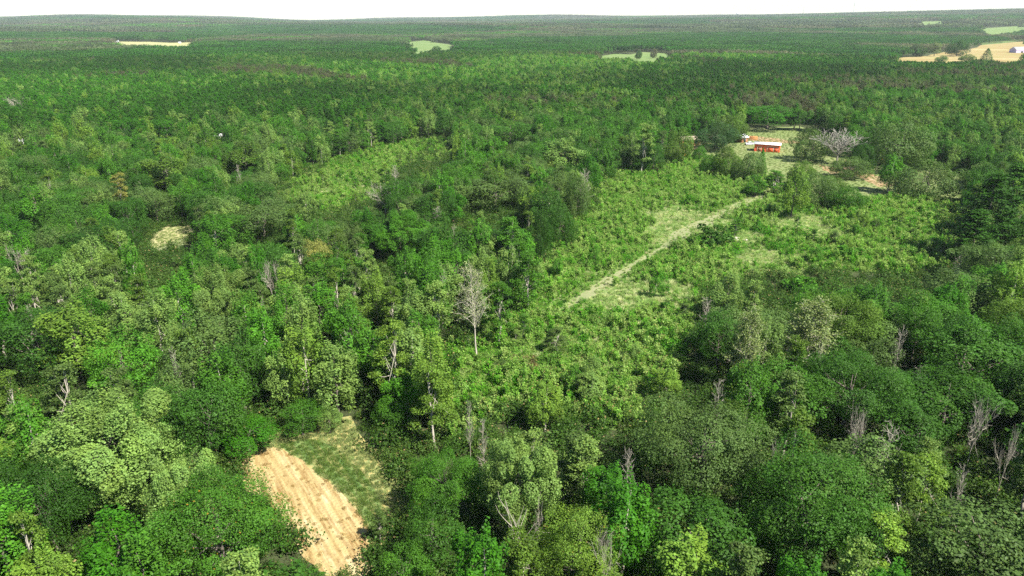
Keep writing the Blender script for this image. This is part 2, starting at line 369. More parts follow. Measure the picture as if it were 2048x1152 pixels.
def cedar(w=3.0, h=6.0, leaves=1500, size=.26):
    cr, tk = MB(), MB(); k = leaves; f = rng.random(k)**1.4; a = rng.random(k)*6.283
    r = w/2*(1-f)**.75*(.8+.3*rng.random(k))*(1+.14*np.sin(5*a+9*f))
    p = np.stack([r*np.cos(a), r*np.sin(a), .25+f*(h-.3)], 1)
    nm = np.stack([np.cos(a), np.sin(a), np.full(k, .5)], 1)+rng.normal(size=(k, 3))*.5
    cr.quads(leaf_quads(p, nm, size*(.7+.6*rng.random(k)), .6), 0, .42+.2*rng.normal(size=k), rng.random(k)*.4)
    limbs_to(tk, [], h*.4, .09, 0, (0, 0, h*.85))
    return cr, tk
def branch(tk, a, d, L, r, lev, thin, tips):
    k = 4; pts=[a]; 
    for i in range(k):
        d = unit(d+rng.normal(size=3)*.16+np.array([0, 0, .06])); pts.append(pts[-1]+d*L/k)
    tk.tube(pts, [max(thin, r*(1-.75*i/k)) for i in range(k+1)], 4 if lev else 5, 0); tips.append(pts[-1]); tips.append(pts[-2])
    if lev > 0:
        for i in range(1, k+1):
            for _ in range(2 if i > 1 else 1):
                e = unit(d*.75+sph(1)[0]*.85+np.array([0, 0, .15]))
                branch(tk, pts[i], e, L*(.42+.25*rng.random()), r*.5, lev-1, thin, tips)
def bare(h=11.0, w=5.0, cone=True, thin=.035, nb=16, lev=1, r0=.2):
    """Leafless tree. Returns (twiggy branches, trunk)."""
    tk, br, tips = MB(), MB(), []
    top = np.array([rng.normal()*.5, rng.normal()*.5, h]); K=7
    pts = [top*(i/(K-1))+(np.array([rng.normal(), rng.normal(), 0])*.14 if 0 < i else 0) for i in range(K)]
    tk.tube(pts, [r0*(1.2 if i == 0 else 1-.85*i/(K-1)) for i in range(K)], 6, 0)
    for i in range(nb):
        f = .32+.62*(i+rng.random())/nb; a = top*f; t = i*2.4+rng.normal()*.4
        L = w/2*(1.1-.75*f if cone else .75+.4*rng.random())
        d = unit(np.array([math.cos(t), math.sin(t), .35+.5*rng.random() if cone else 1.0]))
        branch(br, a, d, L*1.15, r0*.42*(1.1-.6*f), lev, thin, tips)
    return br, tk, np.array(tips)
def forked(h=10.0, w=7.0, n=4, lev=2, thin=.04, r0=.24):
    """Leafless tree of several upright forks (spreading)."""
    tk, br, tips = MB(), MB(), []
    fk = h*.35
    tk.tube([(0, 0, -.2), (.1, .05, fk*.5), (.05, .1, fk)], [r0*1.2, r0, r0*.85], 6, 0)
    for i in range(n):
        t = 2*math.pi*i/n+rng.normal()*.35; d = unit(np.array([math.cos(t)*.62, math.sin(t)*.62, 1.0]))
        branch(br, np.array([.05, .1, fk*.92]), d, (h-fk)*.82, r0*.7, lev, thin, tips)
    return br, tk, np.array(tips)
def bush(w=3.0, h=2.2, leaves=1300, size=.24):
    cr, tk = MB(), MB(); B = dome(8, w, 0, h, low=0)
    C, R, G = subclumps(B, w*.17, 4, w*.11); C[:, 2] = np.maximum(C[:, 2], .15)
    clumps_to_leaves(cr, C, R, leaves/len(C), size, bias=G, ragged=.3)
    for i in range(4):
        t = i*1.6; tk.tube([(0, 0, -.1), (.3*math.cos(t), .3*math.sin(t), h*.3), (.5*w*.5*math.cos(t), .5*w*.5*math.sin(t), h*.6)], [.06, .05, .02], 5, 0)
    return cr, tk

KIND = {}   # kind -> list of (crown mesh, trunk mesh, w, h)
def reg(kind, cr, tk, w, h, lm, tm):
    KIND.setdefault(kind, []).append((cr.mesh('crown', [lm]), tk.mesh('trunk', [tm]), w, h))
for i in range(5): reg('oak_tree', *oak(n=17+i, leaves=17000, size=.25), 10.0, 13.0, M_LEAF, M_BARK)
for i in range(3): reg('low_oak', *low_oak(), 12.0, 10.0, M_LEAF, M_BARK)
for i in range(4): reg('poplar_tree', *poplar(leaves=14000, size=.27), 7.5, 17.0, M_LEAF, M_BARK if i % 2 else M_PALEBARK)
for i in range(4): reg('gum_tree', *gum(leaves=6500, size=.24), 5.0, 15.0, M_LEAF, M_PALEBARK)
for i in range(4): reg('pine_tree', *pine(leaves=6000, size=.4), 5.2, 16.0, M_NEEDLE, M_BARK)
for i in range(2): reg('cedar_tree', *cedar(), 3.0, 6.0, M_NEEDLE, M_BARK)
for i in range(3): reg('shrub', *bush(), 3.0, 2.2, M_LEAF, M_BARK)
for i in range(2): reg('big_oak', *oak(n=30, w=14.0, h=15.0, leaves=60000, size=.2, z0=1.2), 14.0, 15.0, M_LEAF, M_BARK)
for i in range(2): reg('spotted', *oak(n=30, w=14.0, h=15.0, leaves=60000, size=.2, z0=1.2), 14.0, 15.0, M_SPOT, M_BARK)
for i in range(2): reg('big_poplar', *poplar(w=12.0, h=17.0, leaves=64000, size=.21, z0=2.0, lob=36), 12.0, 17.0, M_LEAF, M_BARK)
for i in range(3):
    br, tk, tips = bare(h=11+i, w=4.6, nb=22+2*i, thin=.016, r0=.14); reg('bare_cone', br, tk, 5.0, 11.0+i, M_DEADWOOD, M_DEADWOOD)
for i in range(3):
    br, tk, tips = forked(n=4+i % 2, thin=.016, r0=.17); reg('bare_fork', br, tk, 8.0, 10.0, M_DEADWOOD, M_DEADWOOD)
br, tk, tips = forked(h=10, w=9, n=7, lev=2, thin=.045, r0=.2); reg('bare_round', br, tk, 8.0, 10.0, plain('grey_twigs', (.21, .20, .165), .9), M_DEADWOOD)
br, tk, tips = forked(h=12, w=10, n=3, lev=1, thin=.03, r0=.2); reg('bare_snag', br, tk, 8.0, 12.0, M_DEADWOOD, M_DEADWOOD)
def thin_leafed(h, w, nb, cone, per, lv=1):
    br, tk, tips = bare(h=h, w=w, nb=nb, lev=lv, thin=.022, r0=.24, cone=cone)
    P = np.repeat(tips, per, 0)+rng.normal(size=(len(tips)*per, 3))*.28; k = len(P)
    br.quads(leaf_quads(P, rng.normal(size=(k, 3))+np.array([0, 0, .4]), .2+.12*rng.random(k), .7), 1, .5+.2*rng.normal(size=k), rng.random(k))
    return br, tk
br, tk = thin_leafed(17.0, 8.6, 40, True, 4, 1)
KIND['thin_tree'] = [(br.mesh('crown', [M_PALEBARK, M_LEAF]), tk.mesh('trunk', [M_PALEBARK]), 8.6, 17.0)]
br, tk = thin_leafed(14.0, 7.0, 40, True, 14, 1)
KIND['thin_tree'].append((br.mesh('crown', [M_PALEBARK, M_LEAF]), tk.mesh('trunk', [M_PALEBARK]), 7.5, 15.0))

SMALL = {}   # little scrub sources for ground cover
# ------------------------------------------------------------------ ground and open fields
def grid_axis(a): return np.array(sorted(set(a)))
gx = np.concatenate([-np.geomspace(60, 9000, 46)[::-1], [0], np.geomspace(60, 9000, 46)])
gy = np.concatenate([[-260, -120, 0], np.geomspace(60, 11800, 110)])
X, Y = np.meshgrid(gx, gy); Z = height(X, Y)
idx = np.arange(X.size).reshape(X.shape)
gm = MB(); gm.indexed(np.stack([X.ravel(), Y.ravel(), Z.ravel()], 1), np.stack([idx[:-1, :-1].ravel(), idx[:-1, 1:].ravel(), idx[1:, 1:].ravel(), idx[1:, :-1].ravel()], 1))
me = gm.mesh('ground', [M_FLOOR]); me.polygons.foreach_set('use_smooth', [True]*len(me.polygons))
obj('ground', me, kind='structure')

def wobble(poly, amp, step):
    """World outline with irregular edges."""
    out=[]; n=len(poly)
    for i in range(n):
        a=np.array(poly[i]); b=np.array(poly[(i+1)%n]); L=np.linalg.norm(b-a); k=max(1, int(L/step))
        for j in range(k):
            p=a+(b-a)*j/k
            out.append(p+(rng.normal(size=2)*amp if j else rng.normal(size=2)*amp*.5))
    return out
def sheet(name, poly, m, lift, step=None, kind='structure'):
    bm = bmesh.new(); vs=[bm.verts.new((p[0], p[1], 0)) for p in poly]
    es=[bm.edges.new((vs[i], vs[(i+1)%len(vs)])) for i in range(len(vs))]
    bmesh.ops.triangle_fill(bm, edges=es, use_beauty=True)
    if step:
        A=np.array(poly); 
        for ax in (0, 1):
            for c in np.arange(A[:, ax].min()+step, A[:, ax].max(), step):
                co=[0, 0, 0]; no=[0, 0, 0]; co[ax]=c; no[ax]=1
                bmesh.ops.bisect_plane(bm, geom=bm.verts[:]+bm.edges[:]+bm.faces[:], plane_co=co, plane_no=no)
    for v in bm.verts: v.co.z = float(height(v.co.x, v.co.y))+lift
    for f in bm.faces:
        f.normal_update()
        if f.normal.z < 0: f.normal_flip()
    me=bpy.data.meshes.new(name); bm.to_mesh(me); bm.free(); me.materials.append(m)
    return obj(name, me, kind=kind)
def W(P): return [gp(*p) for p in P]
def grow(P, s, ys=None):
    c=np.mean(np.array(P, float), 0); return [tuple(c+(np.array(p)-c)*np.array([s, ys or s])) for p in P]
sheet('clearing_ground', wobble(W(grow(P_CLEAR, 1.14)), .8, 6), M_CLEAR, .004)
sheet('upper_clearing_ground', wobble(W(grow(P_SCRUB2, 1.08, 1.15)), 1.0, 6), M_CLEAR, .004)
sheet('yard_ground', wobble(W(grow(P_YARD, 1.04, 1.12)), .8, 7), M_LAWN, .008)
for P in ([(1478,284),(1500,281),(1530,284),(1600,288),(1600,283),(1545,276),(1500,271),(1478,276)], [(1690,318),(1722,330),(1748,350),(1790,372),(1756,374),(1712,352),(1690,345)],
          [(1640,330),(1690,338),(1692,352),(1660,350)], [(1350,296),(1400,276),(1420,282),(1395,300),(1360,306)]):
    sheet('yard_dirt', wobble(W(P), .7, 3), M_DIRT, .012)
# bottom field: dry grass over all, mown strip, then the straw-coloured bare part
sheet('field_grass', wobble(W(grow(P_FIELD, 1.12)), .3, 2.5), M_DRY, .004)
sheet('mown_strip', wobble(W([(558,890),(600,878),(650,886),(692,908),(728,948),(752,988),(770,1035),(765,1075),(738,1075),(715,1022),(665,965),(610,925),(575,905)]), .25, 1.5), M_MOWN, .008)
sheet('straw_field', wobble(W([(470,930),(500,906),(548,893),(600,918),(655,962),(700,1000),(728,1040),(740,1110),(760,1140),(745,1175),(690,1170),(600,1110),(530,1010),(490,972)]), .22, 1.2), M_STRAW, .012)
sheet('small_field', wobble(W(grow(P_SMALL, 1.4)), .4, 3), M_SANDY, .004)
sheet('small_field_dirt', wobble(W([(296,504),(320,492),(345,482),(378,476),(378,496),(350,497),(320,506)]), .3, 2), M_TRACK, .008)
# grass track through the clearing
def strip(pts, wds):
    Wp=[gp(*p) for p in pts]; L=[]; R=[]
    for i, p in enumerate(Wp):
        d=Wp[min(i+1, len(Wp)-1)]-Wp[max(i-1, 0)]; d/=np.linalg.norm(d); n=np.array([-d[1], d[0]])
        L.append(p+n*wds[i]/2*rng.uniform(.85, 1.15)); R.append(p-n*wds[i]/2*rng.uniform(.85, 1.15))
    return L+R[::-1]
TRACK=[(1118,622),(1150,604),(1192,580),(1225,558),(1258,538),(1290,516),(1318,500),(1345,484),(1368,468),(1400,450),(1440,432),(1480,412),(1512,398),(1542,386),(1575,376)]
TW=[1.2,2.2,3.2,3.4,2.8,1.6,1.4,3.6,7.5,5.5,5.2,6.0,6.4,6.4,6.4]
sheet('grass_track', strip(TRACK, TW), M_TRACK, .008)
# far open fields
def far_sheet(name, P, m, lift=.5, near=.74):
    top=sorted(P, key=lambda p: p[1]); Wp=[]
    for p in P:
        q=gp(*p) if False else None
        # march along the sight line to the terrain
        d=ray(*p); t=200.0
        while t < 12000:
            x, y, z = d[0]*t, d[1]*t, CAM_H+d[2]*t
            if z < height(x, y): break
            t += 6+t*.002
        Wp.append(np.array([d[0]*t, d[1]*t]))
    k0=min(range(len(P)), key=lambda i: P[i][0]); k1=max(range(len(P)), key=lambda i: P[i][0]); n=len(P)
    c1=[(k0+i) % n for i in range((k1-k0) % n+1)]; c2=[(k1+i) % n for i in range((k0-k1) % n+1)]
    if np.mean([P[i][1] for i in c1]) > np.mean([P[i][1] for i in c2]): c1, c2 = c2, c1
    Wp=[Wp[i] for i in c1]+[Wp[i]*near for i in c2]
    return sheet(name, wobble(Wp, 4, 60), m, lift, step=50)
far_sheet('far_pale_field', P_FAR_L, M_SANDY); far_sheet('far_green_field', P_FAR_G, M_FIELDG); far_sheet('far_middle_field', P_FAR_M, M_FIELDG)
far_sheet('far_sandy_field', P_FAR_R, M_FIELDT, near=.8); far_sheet('far_hill_field', P_FAR_H, M_FIELDG); far_sheet('far_hill_pasture', P_FAR_H2, M_FIELDG)
def on_ground(px, py):
    d=ray(px, py); t=60.0
    while t < 14000:
        x, y, z = d[0]*t, d[1]*t, CAM_H+d[2]*t
        if z < height(x, y): break
        t += .2+t*.001
    return x, y, float(height(x, y))

# ------------------------------------------------------------------ placing trees
TONE = {
 'deep green': (.026,.080,.008), 'dark green': (.034,.098,.011), 'grey green': (.068,.124,.030), 'mid green': (.046,.134,.012), 'olive green': (.070,.136,.018),
 'bright green': (.054,.168,.012), 'pale green': (.125,.215,.050), 'yellow green': (.108,.200,.026), 'yellow': (.20,.22,.055), 'silvery green': (.17,.23,.09), 'bluish green': (.037,.092,.026),
 'vivid green': (.032,.122,.006), 'grey': (.2,.2,.15), 'far pine': (.022,.090,.004), 'dull': (.070,.095,.040), 'brownish': (.085,.090,.048), 'dusky': (.044,.075,.025), 'whitish': (.20,.25,.12),
}
TREES = []      # rows of individually built trees: kind, mesh kind, x, y, w, h, tone, label
MESH_OF = {'oak_tree': 'oak_tree', 'poplar_tree': 'poplar_tree', 'gum_tree': 'gum_tree', 'pine_tree': 'pine_tree'}
def top_at(px, py, h):
    return gp(px, py, h)
def lm(kind, mesh, px, py, wpx, h, tone, label):
    """A tree of the photo given by its top on the photo, its width there and its height in metres."""
    x, y = top_at(px, py, h); wd = wpx*depth(x, y, h*.6)/FPX
    TREES.append(dict(kind=kind, mesh=mesh, x=x, y=y, w=wd, h=h, tone=tone, label=label))
def lb(kind, mesh, px, py, ptop, wpx, tone, label):
    """The same given by its foot and the row of its top."""
    x, y = gp(px, py); lo, hi = 0.0, 40.0
    for _ in range(40):
        m_=(lo+hi)/2
        if proj(x, y, m_)[1] > ptop: lo=m_
        else: hi=m_
    wd = wpx*depth(x, y, lo*.6)/FPX
    TREES.append(dict(kind=kind, mesh=mesh, x=x, y=y, w=wd, h=lo, tone=tone, label=label))
# bare and thin trees
lb('bare_tree','thin_tree',954,716,538,74,'whitish','white-trunked nearly bare tree standing alone at the near end of the scrub clearing')
lb('thin_tree','thin_tree',1478,800,618,75,'silvery green','slim leaning pale tree with bare trunk between dark oaks beside the clearing')
lb('thin_tree','thin_tree',1598,775,600,120,'silvery green','broad thinly leafed tree with forked white trunk, tallest of the pale trees below the clearing')
lm('bare_tree','bare_snag',1046,1000,90,12,'grey','white snag with three crooked bare limbs among the trees at the photo\'s bottom edge')
lm('bare_tree','bare_cone',1784,848,75,13,'grey','straight bare tree with level side branches rising beside the big dark oak')
lm('bare_tree','bare_fork',1965,808,46,11,'grey','forked bare tree by the photo\'s edge, above two more bare ones')
lm('bare_tree','bare_cone',1802,652,36,13,'grey','tall narrow white dead tree between the round oaks below the clearing')
lm('bare_tree','bare_cone',1850,730,37,8,'grey','low bare white crown beside the tall narrow dead tree')
lm('bare_tree','bare_cone',1922,510,27,9,'grey','small white bare crown by the dark wood at the clearing\'s end')
lm('bare_tree','bare_cone',1648,690,34,12,'grey','grey leafless tree close beside the forked white trunk')
lm('bare_tree','bare_fork',1716,835,43,10,'grey','low twiggy bare crown in front of the big dark oak')
lm('bare_tree','bare_cone',1938,925,42,12,'grey','thin bare trunk with short twigs over the dark hollow')
lm('bare_tree','bare_fork',2025,872,34,11,'grey','twiggy bare tree cut by the photo\'s edge')
lm('bare_tree','bare_cone',880,540,31,13,'grey','bare crown with white prongs behind the white-trunked tree')
lm('bare_tree','bare_cone',968,835,32,12,'grey','thin white dead stem at the lower end of the scrub')
lm('bare_tree','bare_cone',938,800,22,11,'grey','small grey dead crown above the thin white dead stem')
lm('bare_tree','bare_cone',1168,340,40,16,'grey','tall bleached dead tree at the far edge of the clearing')
lm('bare_tree','bare_fork',768,372,49,10,'grey','wide grey leafless crown between the two clearings')
lm('bare_tree','bare_cone',878,412,27,10,'grey','leaning bleached crown behind the big bright round tree')
lm('bare_tree','bare_cone',905,450,18,9,'grey','small white bare crown beside the leaning bleached one')
lm('bare_tree','bare_fork',1215,1075,49,11,'grey','twisted bare tree with white fork beside the yellowing tree at the bottom edge')
lm('bare_tree','bare_cone',1075,985,24,9,'grey','short white broken stem beside the crooked snag')
lm('bare_tree','bare_cone',1262,900,45,12,'grey','curved dead tree with one white fork among the green crowns')
lm('bare_tree','bare_cone',1550,880,26,12,'grey','white dead stem rising from the crown of the big oak')
lm('bare_tree','bare_fork',540,528,34,12,'grey','grey bare tree between the pale poplars and the yellow tree')
lm('bare_tree','bare_cone',345,690,24,13,'grey','slim white dead trunk among the trees beside the yellowish poplar')
lm('bare_tree','bare_fork',30,200,37,12,'grey','grey bare crown far out at the photo\'s edge')
lm('bare_tree','bare_fork',30,500,37,10,'grey','grey leafless tree by the photo\'s edge above the dark wood')
lm('bare_tree','bare_cone',1420,590,40,11,'grey','greyish twiggy tree at the near corner of the clearing')
lm('bare_tree','bare_cone',790,330,24,9,'grey','grey bare crown at the edge of the upper clearing')
# leafy landmarks: near ground
lm('oak_tree','big_poplar',190,790,265,17,'pale green','huge pale crown with whitish top, largest tree beside the dark hollow')
lm('oak_tree','spotted',415,962,270,14,'mid green','wide tree with orange-flecked leaves beside the straw field')
lm('oak_tree','big_poplar',352,895,170,15,'pale green','pale-topped tree between the huge pale crown and the straw field')
lm('poplar_tree','big_poplar',1038,855,190,16,'pale green','whitish-topped round tree at the lower end of the clearing')
lm('oak_tree','spotted',1165,1018,180,12,'yellow green','yellowing tree with orange flecks at the photo\'s bottom edge')
lm('oak_tree','big_oak',1420,792,270,15,'grey green','massive grey-green oak spreading below the clearing')
lm('oak_tree','big_oak',1640,905,310,15,'dark green','largest dark oak, spreading over the bottom of the photo')
lm('oak_tree','big_oak',1712,700,240,14,'dark green','round dark oak under the forked white trunk')
lm('oak_tree','big_oak',1690,575,170,14,'olive green','flat-topped oak with pale inner limbs beside the thin trees')
lm('oak_tree','big_oak',885,895,150,11,'mid green','dense green tree at the field\'s edge, half over the straw field')
lm('oak_tree','big_oak',60,900,200,14,'deep green','dark tree beside the dark hollow at the photo\'s corner')
lm('poplar_tree','big_poplar',800,420,140,14,'bright green','big bright round tree with dark foot in the middle of the forest')
lm('oak_tree','oak_tree',628,472,72,12,'yellow','yellow tree, brightest of the forest')
lm('poplar_tree','gum_tree',232,345,42,14,'yellow','small yellow-topped tree in the pale row')
lm('poplar_tree','poplar_tree',195,362,52,15,'pale green','pale tree beside the small yellow-topped one')
lm('poplar_tree','poplar_tree',128,590,150,16,'yellow green','yellowish poplar over dark trees by the photo\'s edge')
lm('poplar_tree','poplar_tree',300,575,95,16,'pale green','pale poplar beside a fresh green one above the middle wood')
lm('poplar_tree','poplar_tree',345,540,90,15,'bright green','fresh green poplar between two pale ones')
lm('poplar_tree','big_poplar',420,528,125,15,'pale green','broad pale poplar with whitish leaves behind the tall wood')
lm('poplar_tree','poplar_tree',596,566,80,18,'pale green','tall poplar with whitish top over a bare trunk')
lm('poplar_tree','poplar_tree',688,580,110,18,'bright green','tall bright poplar with a deep shaded side near the straw field')
lm('gum_tree','gum_tree',780,640,90,17,'yellow green','loose light tree beside the scrub, near the white-trunked tree')
lm('poplar_tree','poplar_tree',860,660,110,17,'yellow green','light poplar with pale trunk between the field and the scrub')
lm('oak_tree','oak_tree',230,660,150,13,'bright green','fresh green round tree in the wood below the yellowish poplar')
lm('oak_tree','oak_tree',60,610,170,14,'dark green','dark blue-green tree by the photo\'s edge')
lm('oak_tree','oak_tree',400,760,150,13,'dark green','dark grey-green tree above the bushes of the straw field')
lm('oak_tree','oak_tree',350,720,110,12,'grey green','grey-green tree with a white dead stem behind it')
lm('poplar_tree','poplar_tree',806,742,100,9.5,'bright green','bright leafy tree over the field\'s upper corner')
lm('oak_tree','oak_tree',520,400,140,12,'grey green','low grey-green spreading tree behind the bright round tree')
lm('poplar_tree','poplar_tree',425,425,75,14,'bright green','bright round tree at the small field')
lm('poplar_tree','poplar_tree',608,380,56,11,'pale green','pale round tree at the edge of the upper clearing')
lm('poplar_tree','poplar_tree',60,370,90,16,'bright green','tall fresh green tree by the photo\'s edge above the dark wood')
lm('poplar_tree','poplar_tree',320,300,110,16,'olive green','yellowish leafy group tree behind the small field')
lm('poplar_tree','poplar_tree',105,285,52,13,'vivid green','small vivid green tree amid grey oaks')
lm('oak_tree','oak_tree',245,230,60,14,'vivid green','vivid green tree far off behind the pale row')
lm('oak_tree','oak_tree',325,228,70,14,'vivid green','second vivid green tree far off, wider')
lm('poplar_tree','poplar_tree',485,280,100,16,'olive green','tall olive tree with bare stem by the upper clearing')
lm('oak_tree','oak_tree',1085,372,95,15,'deep green','dark tree with shaded foot at the clearing\'s edge')
lm('oak_tree','oak_tree',990,345,150,13,'grey green','low wide grey oak between the clearings')
lm('poplar_tree','poplar_tree',1130,275,100,15,'pale green','pale crowned tree above the bleached dead tree')
lm('poplar_tree','poplar_tree',1025,215,55,15,'yellow green','light yellow-green tree far off in the middle')
lm('oak_tree','oak_tree',1020,240,110,13,'mid green','round tree below the light yellow-green one')
lm('poplar_tree','poplar_tree',985,270,60,14,'bright green','bright tree between the upper clearing and the round tree')
lm('gum_tree','gum_tree',1020,430,70,17,'mid green','slim trees\' tallest crown behind the grass track')
lm('gum_tree','gum_tree',1055,500,70,15,'mid green','slim tree with visible trunk at the lower end of the grass track')
lm('gum_tree','gum_tree',1000,560,70,14,'mid green','loose green tree beside the white-trunked tree')
lm('gum_tree','gum_tree',870,560,80,15,'pale green','pale loose tree below the bare white prongs')
lm('poplar_tree','poplar_tree',905,370,56,13,'vivid green','narrow vivid green tree behind the leaning bleached crown')
lm('oak_tree','oak_tree',600,800,95,6,'mid green','rounded bush-like tree at the head of the straw field')
lm('oak_tree','oak_tree',490,835,130,6,'vivid green','low vivid green thicket tree beside the straw field')
lm('oak_tree','oak_tree',780,792,80,6,'mid green','leafy low tree at the upper corner of the straw field')
lm('oak_tree','oak_tree',655,815,60,4.5,'pale green','pale low bush tree at the top of the straw field')
lm('gum_tree','gum_tree',757,1018,36,5,'grey green','slim young tree standing in the near end of the straw field')
lm('oak_tree','oak_tree',862,1005,130,9.5,'dark green','dark leafy tree over the near corner of the straw field')
lm('oak_tree','oak_tree',805,1085,120,8,'mid green','green crown at the photo\'s bottom edge beside the straw field')
lb('oak_tree','low_oak',1152,446,334,58,'grey green','grey-green tree at the clearing\'s edge beside the bleached dead tree')
lb('oak_tree','low_oak',1120,496,398,72,'dark green','dark tree at the clearing\'s edge in front of the deep green one')
lb('oak_tree','low_oak',1078,524,420,62,'deep green','deep green tree at the clearing\'s edge behind the slim trees')
# farm yard
lb('oak_tree','low_oak',1430,300,240,95,'bluish green','dark blue-green oak beside the white shed')
lb('oak_tree','low_oak',1462,284,226,70,'olive green','olive oak behind the dark blue-green one')
lb('oak_tree','low_oak',1622,322,252,92,'grey green','round grey-green oak beside the red barn')
lb('oak_tree','low_oak',1792,340,232,135,'grey green','spreading oak behind the red tractor')
lb('oak_tree','low_oak',1846,398,314,150,'grey green','wide low oak on the lawn at the end of the yard')
lb('poplar_tree','poplar_tree',1775,384,302,58,'bright green','bright tree standing in front of the red tractor')
lb('oak_tree','low_oak',1698,356,312,84,'grey green','small grey oak below the rounded bare tree')
lb('oak_tree','low_oak',1455,356,288,66,'olive green','brownish leafy tree on the lawn before the white shed')
lb('oak_tree','low_oak',1496,362,300,66,'grey green','dusty green tree on the lawn before the red barn')
lb('oak_tree','low_oak',1418,352,305,46,'mid green','low green tree at the end of the lawn row')
lb('cedar_tree','cedar_tree',1521,345,296,24,'bright green','narrow conical tree in front of the red barn')
lb('oak_tree','low_oak',1705,312,245,84,'mid green','green oak behind the rounded bare tree')
lb('gum_tree','poplar_tree',1582,438,328,62,'yellow green','light tree on a white leaning trunk at the top of the grass track')
lb('oak_tree','low_oak',1632,416,338,90,'grey green','loose tree group beside the white leaning trunk')
lb('oak_tree','low_oak',1688,424,366,84,'mid green','green tree between the yard dirt and the clearing')
lb('gum_tree','gum_tree',1546,394,340,48,'mid green','small tree at the top end of the grass track')
lb('oak_tree','low_oak',1600,372,318,60,'olive green','olive tree between the red barn and the grass track')
lb('gum_tree','gum_tree',1284,352,245,46,'pale green','slender pale tree with white stem at the far end of the clearing')
lb('oak_tree','low_oak',1356,328,252,62,'olive green','leafy tree by the pale roof in the yard')
lb('oak_tree','low_oak',1398,326,290,34,'bright green','small bright tree by the orange tarpaulin')
lb('oak_tree','low_oak',1725,345,285,50,'dark green','dark tree beside the red tractor')
lb('bare_tree','bare_round',1672,330,270,72,'grey','rounded grey bare tree in the farm yard')
lb('oak_tree','low_oak',1662,396,346,66,'olive green','olive tree between the bare round tree and the clearing')
lb('poplar_tree','poplar_tree',1508,394,348,46,'bright green','bright tree at the end of the lawn row by the grass track')
lb('oak_tree','low_oak',1730,318,262,66,'dark green','dark oak between the rounded bare tree and the spreading oak')
lm('oak_tree','oak_tree',1540,205,120,15,'vivid green','vivid green tree right behind the red barn')
lb('pine_tree','pine_tree',1958,520,348,105,'deep green','dark tall tree at the corner of the yard, darkest of the wood')
lb('pine_tree','pine_tree',2005,480,330,100,'dark green','dark tall tree behind the darkest one')
lb('pine_tree','pine_tree',1935,535,420,80,'deep green','shorter dark tree leaning out over the clearing')
lb('oak_tree','oak_tree',2020,440,350,80,'yellow green','yellowish crown behind the dark tall trees')
lb('cedar_tree','cedar_tree',1480,455,424,18,'deep green','dark upright cedar standing alone by the grass track')
lb('cedar_tree','cedar_tree',1450,478,450,26,'dark green','wider dark cedar below the lone upright one')
lb('cedar_tree','cedar_tree',1515,466,440,36,'vivid green','low green cedar by the rubble')
lb('shrub','shrub',1420,494,455,70,'dark green','wide dark thicket in the middle of the scrub clearing')
lb('shrub','shrub',1235,470,456,24,'bright green','bright low bush on the slope of the clearing')
lb('shrub','shrub',1330,690,655,50,'bright green','tall bright bush at the near side of the clearing')
lb('shrub','shrub',1700,520,495,60,'bright green','wide bright bush on the barn side of the clearing')
lb('shrub','shrub',1330,625,605,34,'vivid green','vivid green bush beside the pale grass')
lb('shrub','shrub',1600,590,555,60,'bright green','bright bush in front of the thin trees')
lb('gum_tree','poplar_tree',1450,648,545,84,'pale green','pale loose tree at the near corner of the clearing')
lb('gum_tree','poplar_tree',1180,806,738,78,'pale green','pale bushy young tree in the lower scrub')
lb('gum_tree','poplar_tree',1330,806,733,78,'yellow green','yellowish bushy young tree beside the massive oak')
lb('gum_tree','poplar_tree',1090,862,758,84,'yellow green','light bushy young tree above the whitish-topped round tree')
# single trees in and beside the far fields
lb('oak_tree','cedar_tree',1972,122,96,24,'dark green','dark conical tree standing alone in the far sandy field')
lb('oak_tree','low_oak',1912,113,77,46,'dark green','broad dark tree at the back of the far sandy field')
lb('bare_tree','bare_fork',1938,112,88,14,'grey','tiny bare tree beside the broad dark one in the far sandy field')
lb('poplar_tree','poplar_tree',1868,113,81,26,'silvery green','pale grey-green tree at the tip of the far sandy field')
lb('oak_tree','low_oak',1832,114,86,36,'dusky','dusky tree left of the pale grey-green far tree')
lb('oak_tree','low_oak',1932,124,107,34,'olive green','low olive tree in front of the far sandy field')
lb('oak_tree','low_oak',1882,124,110,26,'mid green','low green tree in front of the far field\'s tip')
lb('oak_tree','low_oak',873,104,91,22,'deep green','round dark tree in front of the far green field')
lb('oak_tree','low_oak',1307,117,95,16,'brownish','small tan tree in the far middle field')
lb('oak_tree','low_oak',1277,119,99,16,'dark green','small dark tree beside the tan one in the far middle field')
lb('oak_tree','low_oak',1350,122,101,40,'dusky','dusky tree group at the end of the far middle field')
lb('bare_tree','bare_round',984,98,86,13,'grey','rounded grey tree far out between the two far green fields')
NLM = len(TREES)

# scattered forest ------------------------------------------------------------
def noise2(x, y, s, seed=0):
    return (np.sin(x/s+seed)*np.cos(y/s*1.13+seed*2.1)+np.sin(x/s*.53-y/s*.71+seed*1.7)+.6*np.sin(x/s*1.9+y/s*1.4+seed))/2.6
def forest_points(d0, d1, s):
    n = int(1.5*d1/s); xs = np.arange(-n//2, n//2)*s
    ys = np.arange(-20, d1, s*.866)
    A, B = np.meshgrid(xs, ys); A = A+(np.arange(len(ys)) % 2)[:, None]*s/2
    A = (A+rng.uniform(-.36, .36, A.shape)*s).ravel(); B = (B+rng.uniform(-.36, .36, B.shape)*s).ravel()
    d = np.hypot(A, B); px, py = proj(A, B, 9.0)
    mg = 130+60*FPX/np.maximum(d, 40)                                   # the wood goes on some 60 m beyond the photo's edges
    k = (d >= d0) & (d < d1) & (px > -mg) & (px < 2048+mg) & (py < 1250+mg*.5)
    return A[k], B[k]
x, y = forest_points(22, 430, 6.9)
xa, ya = forest_points(430, 1150, 4.3)
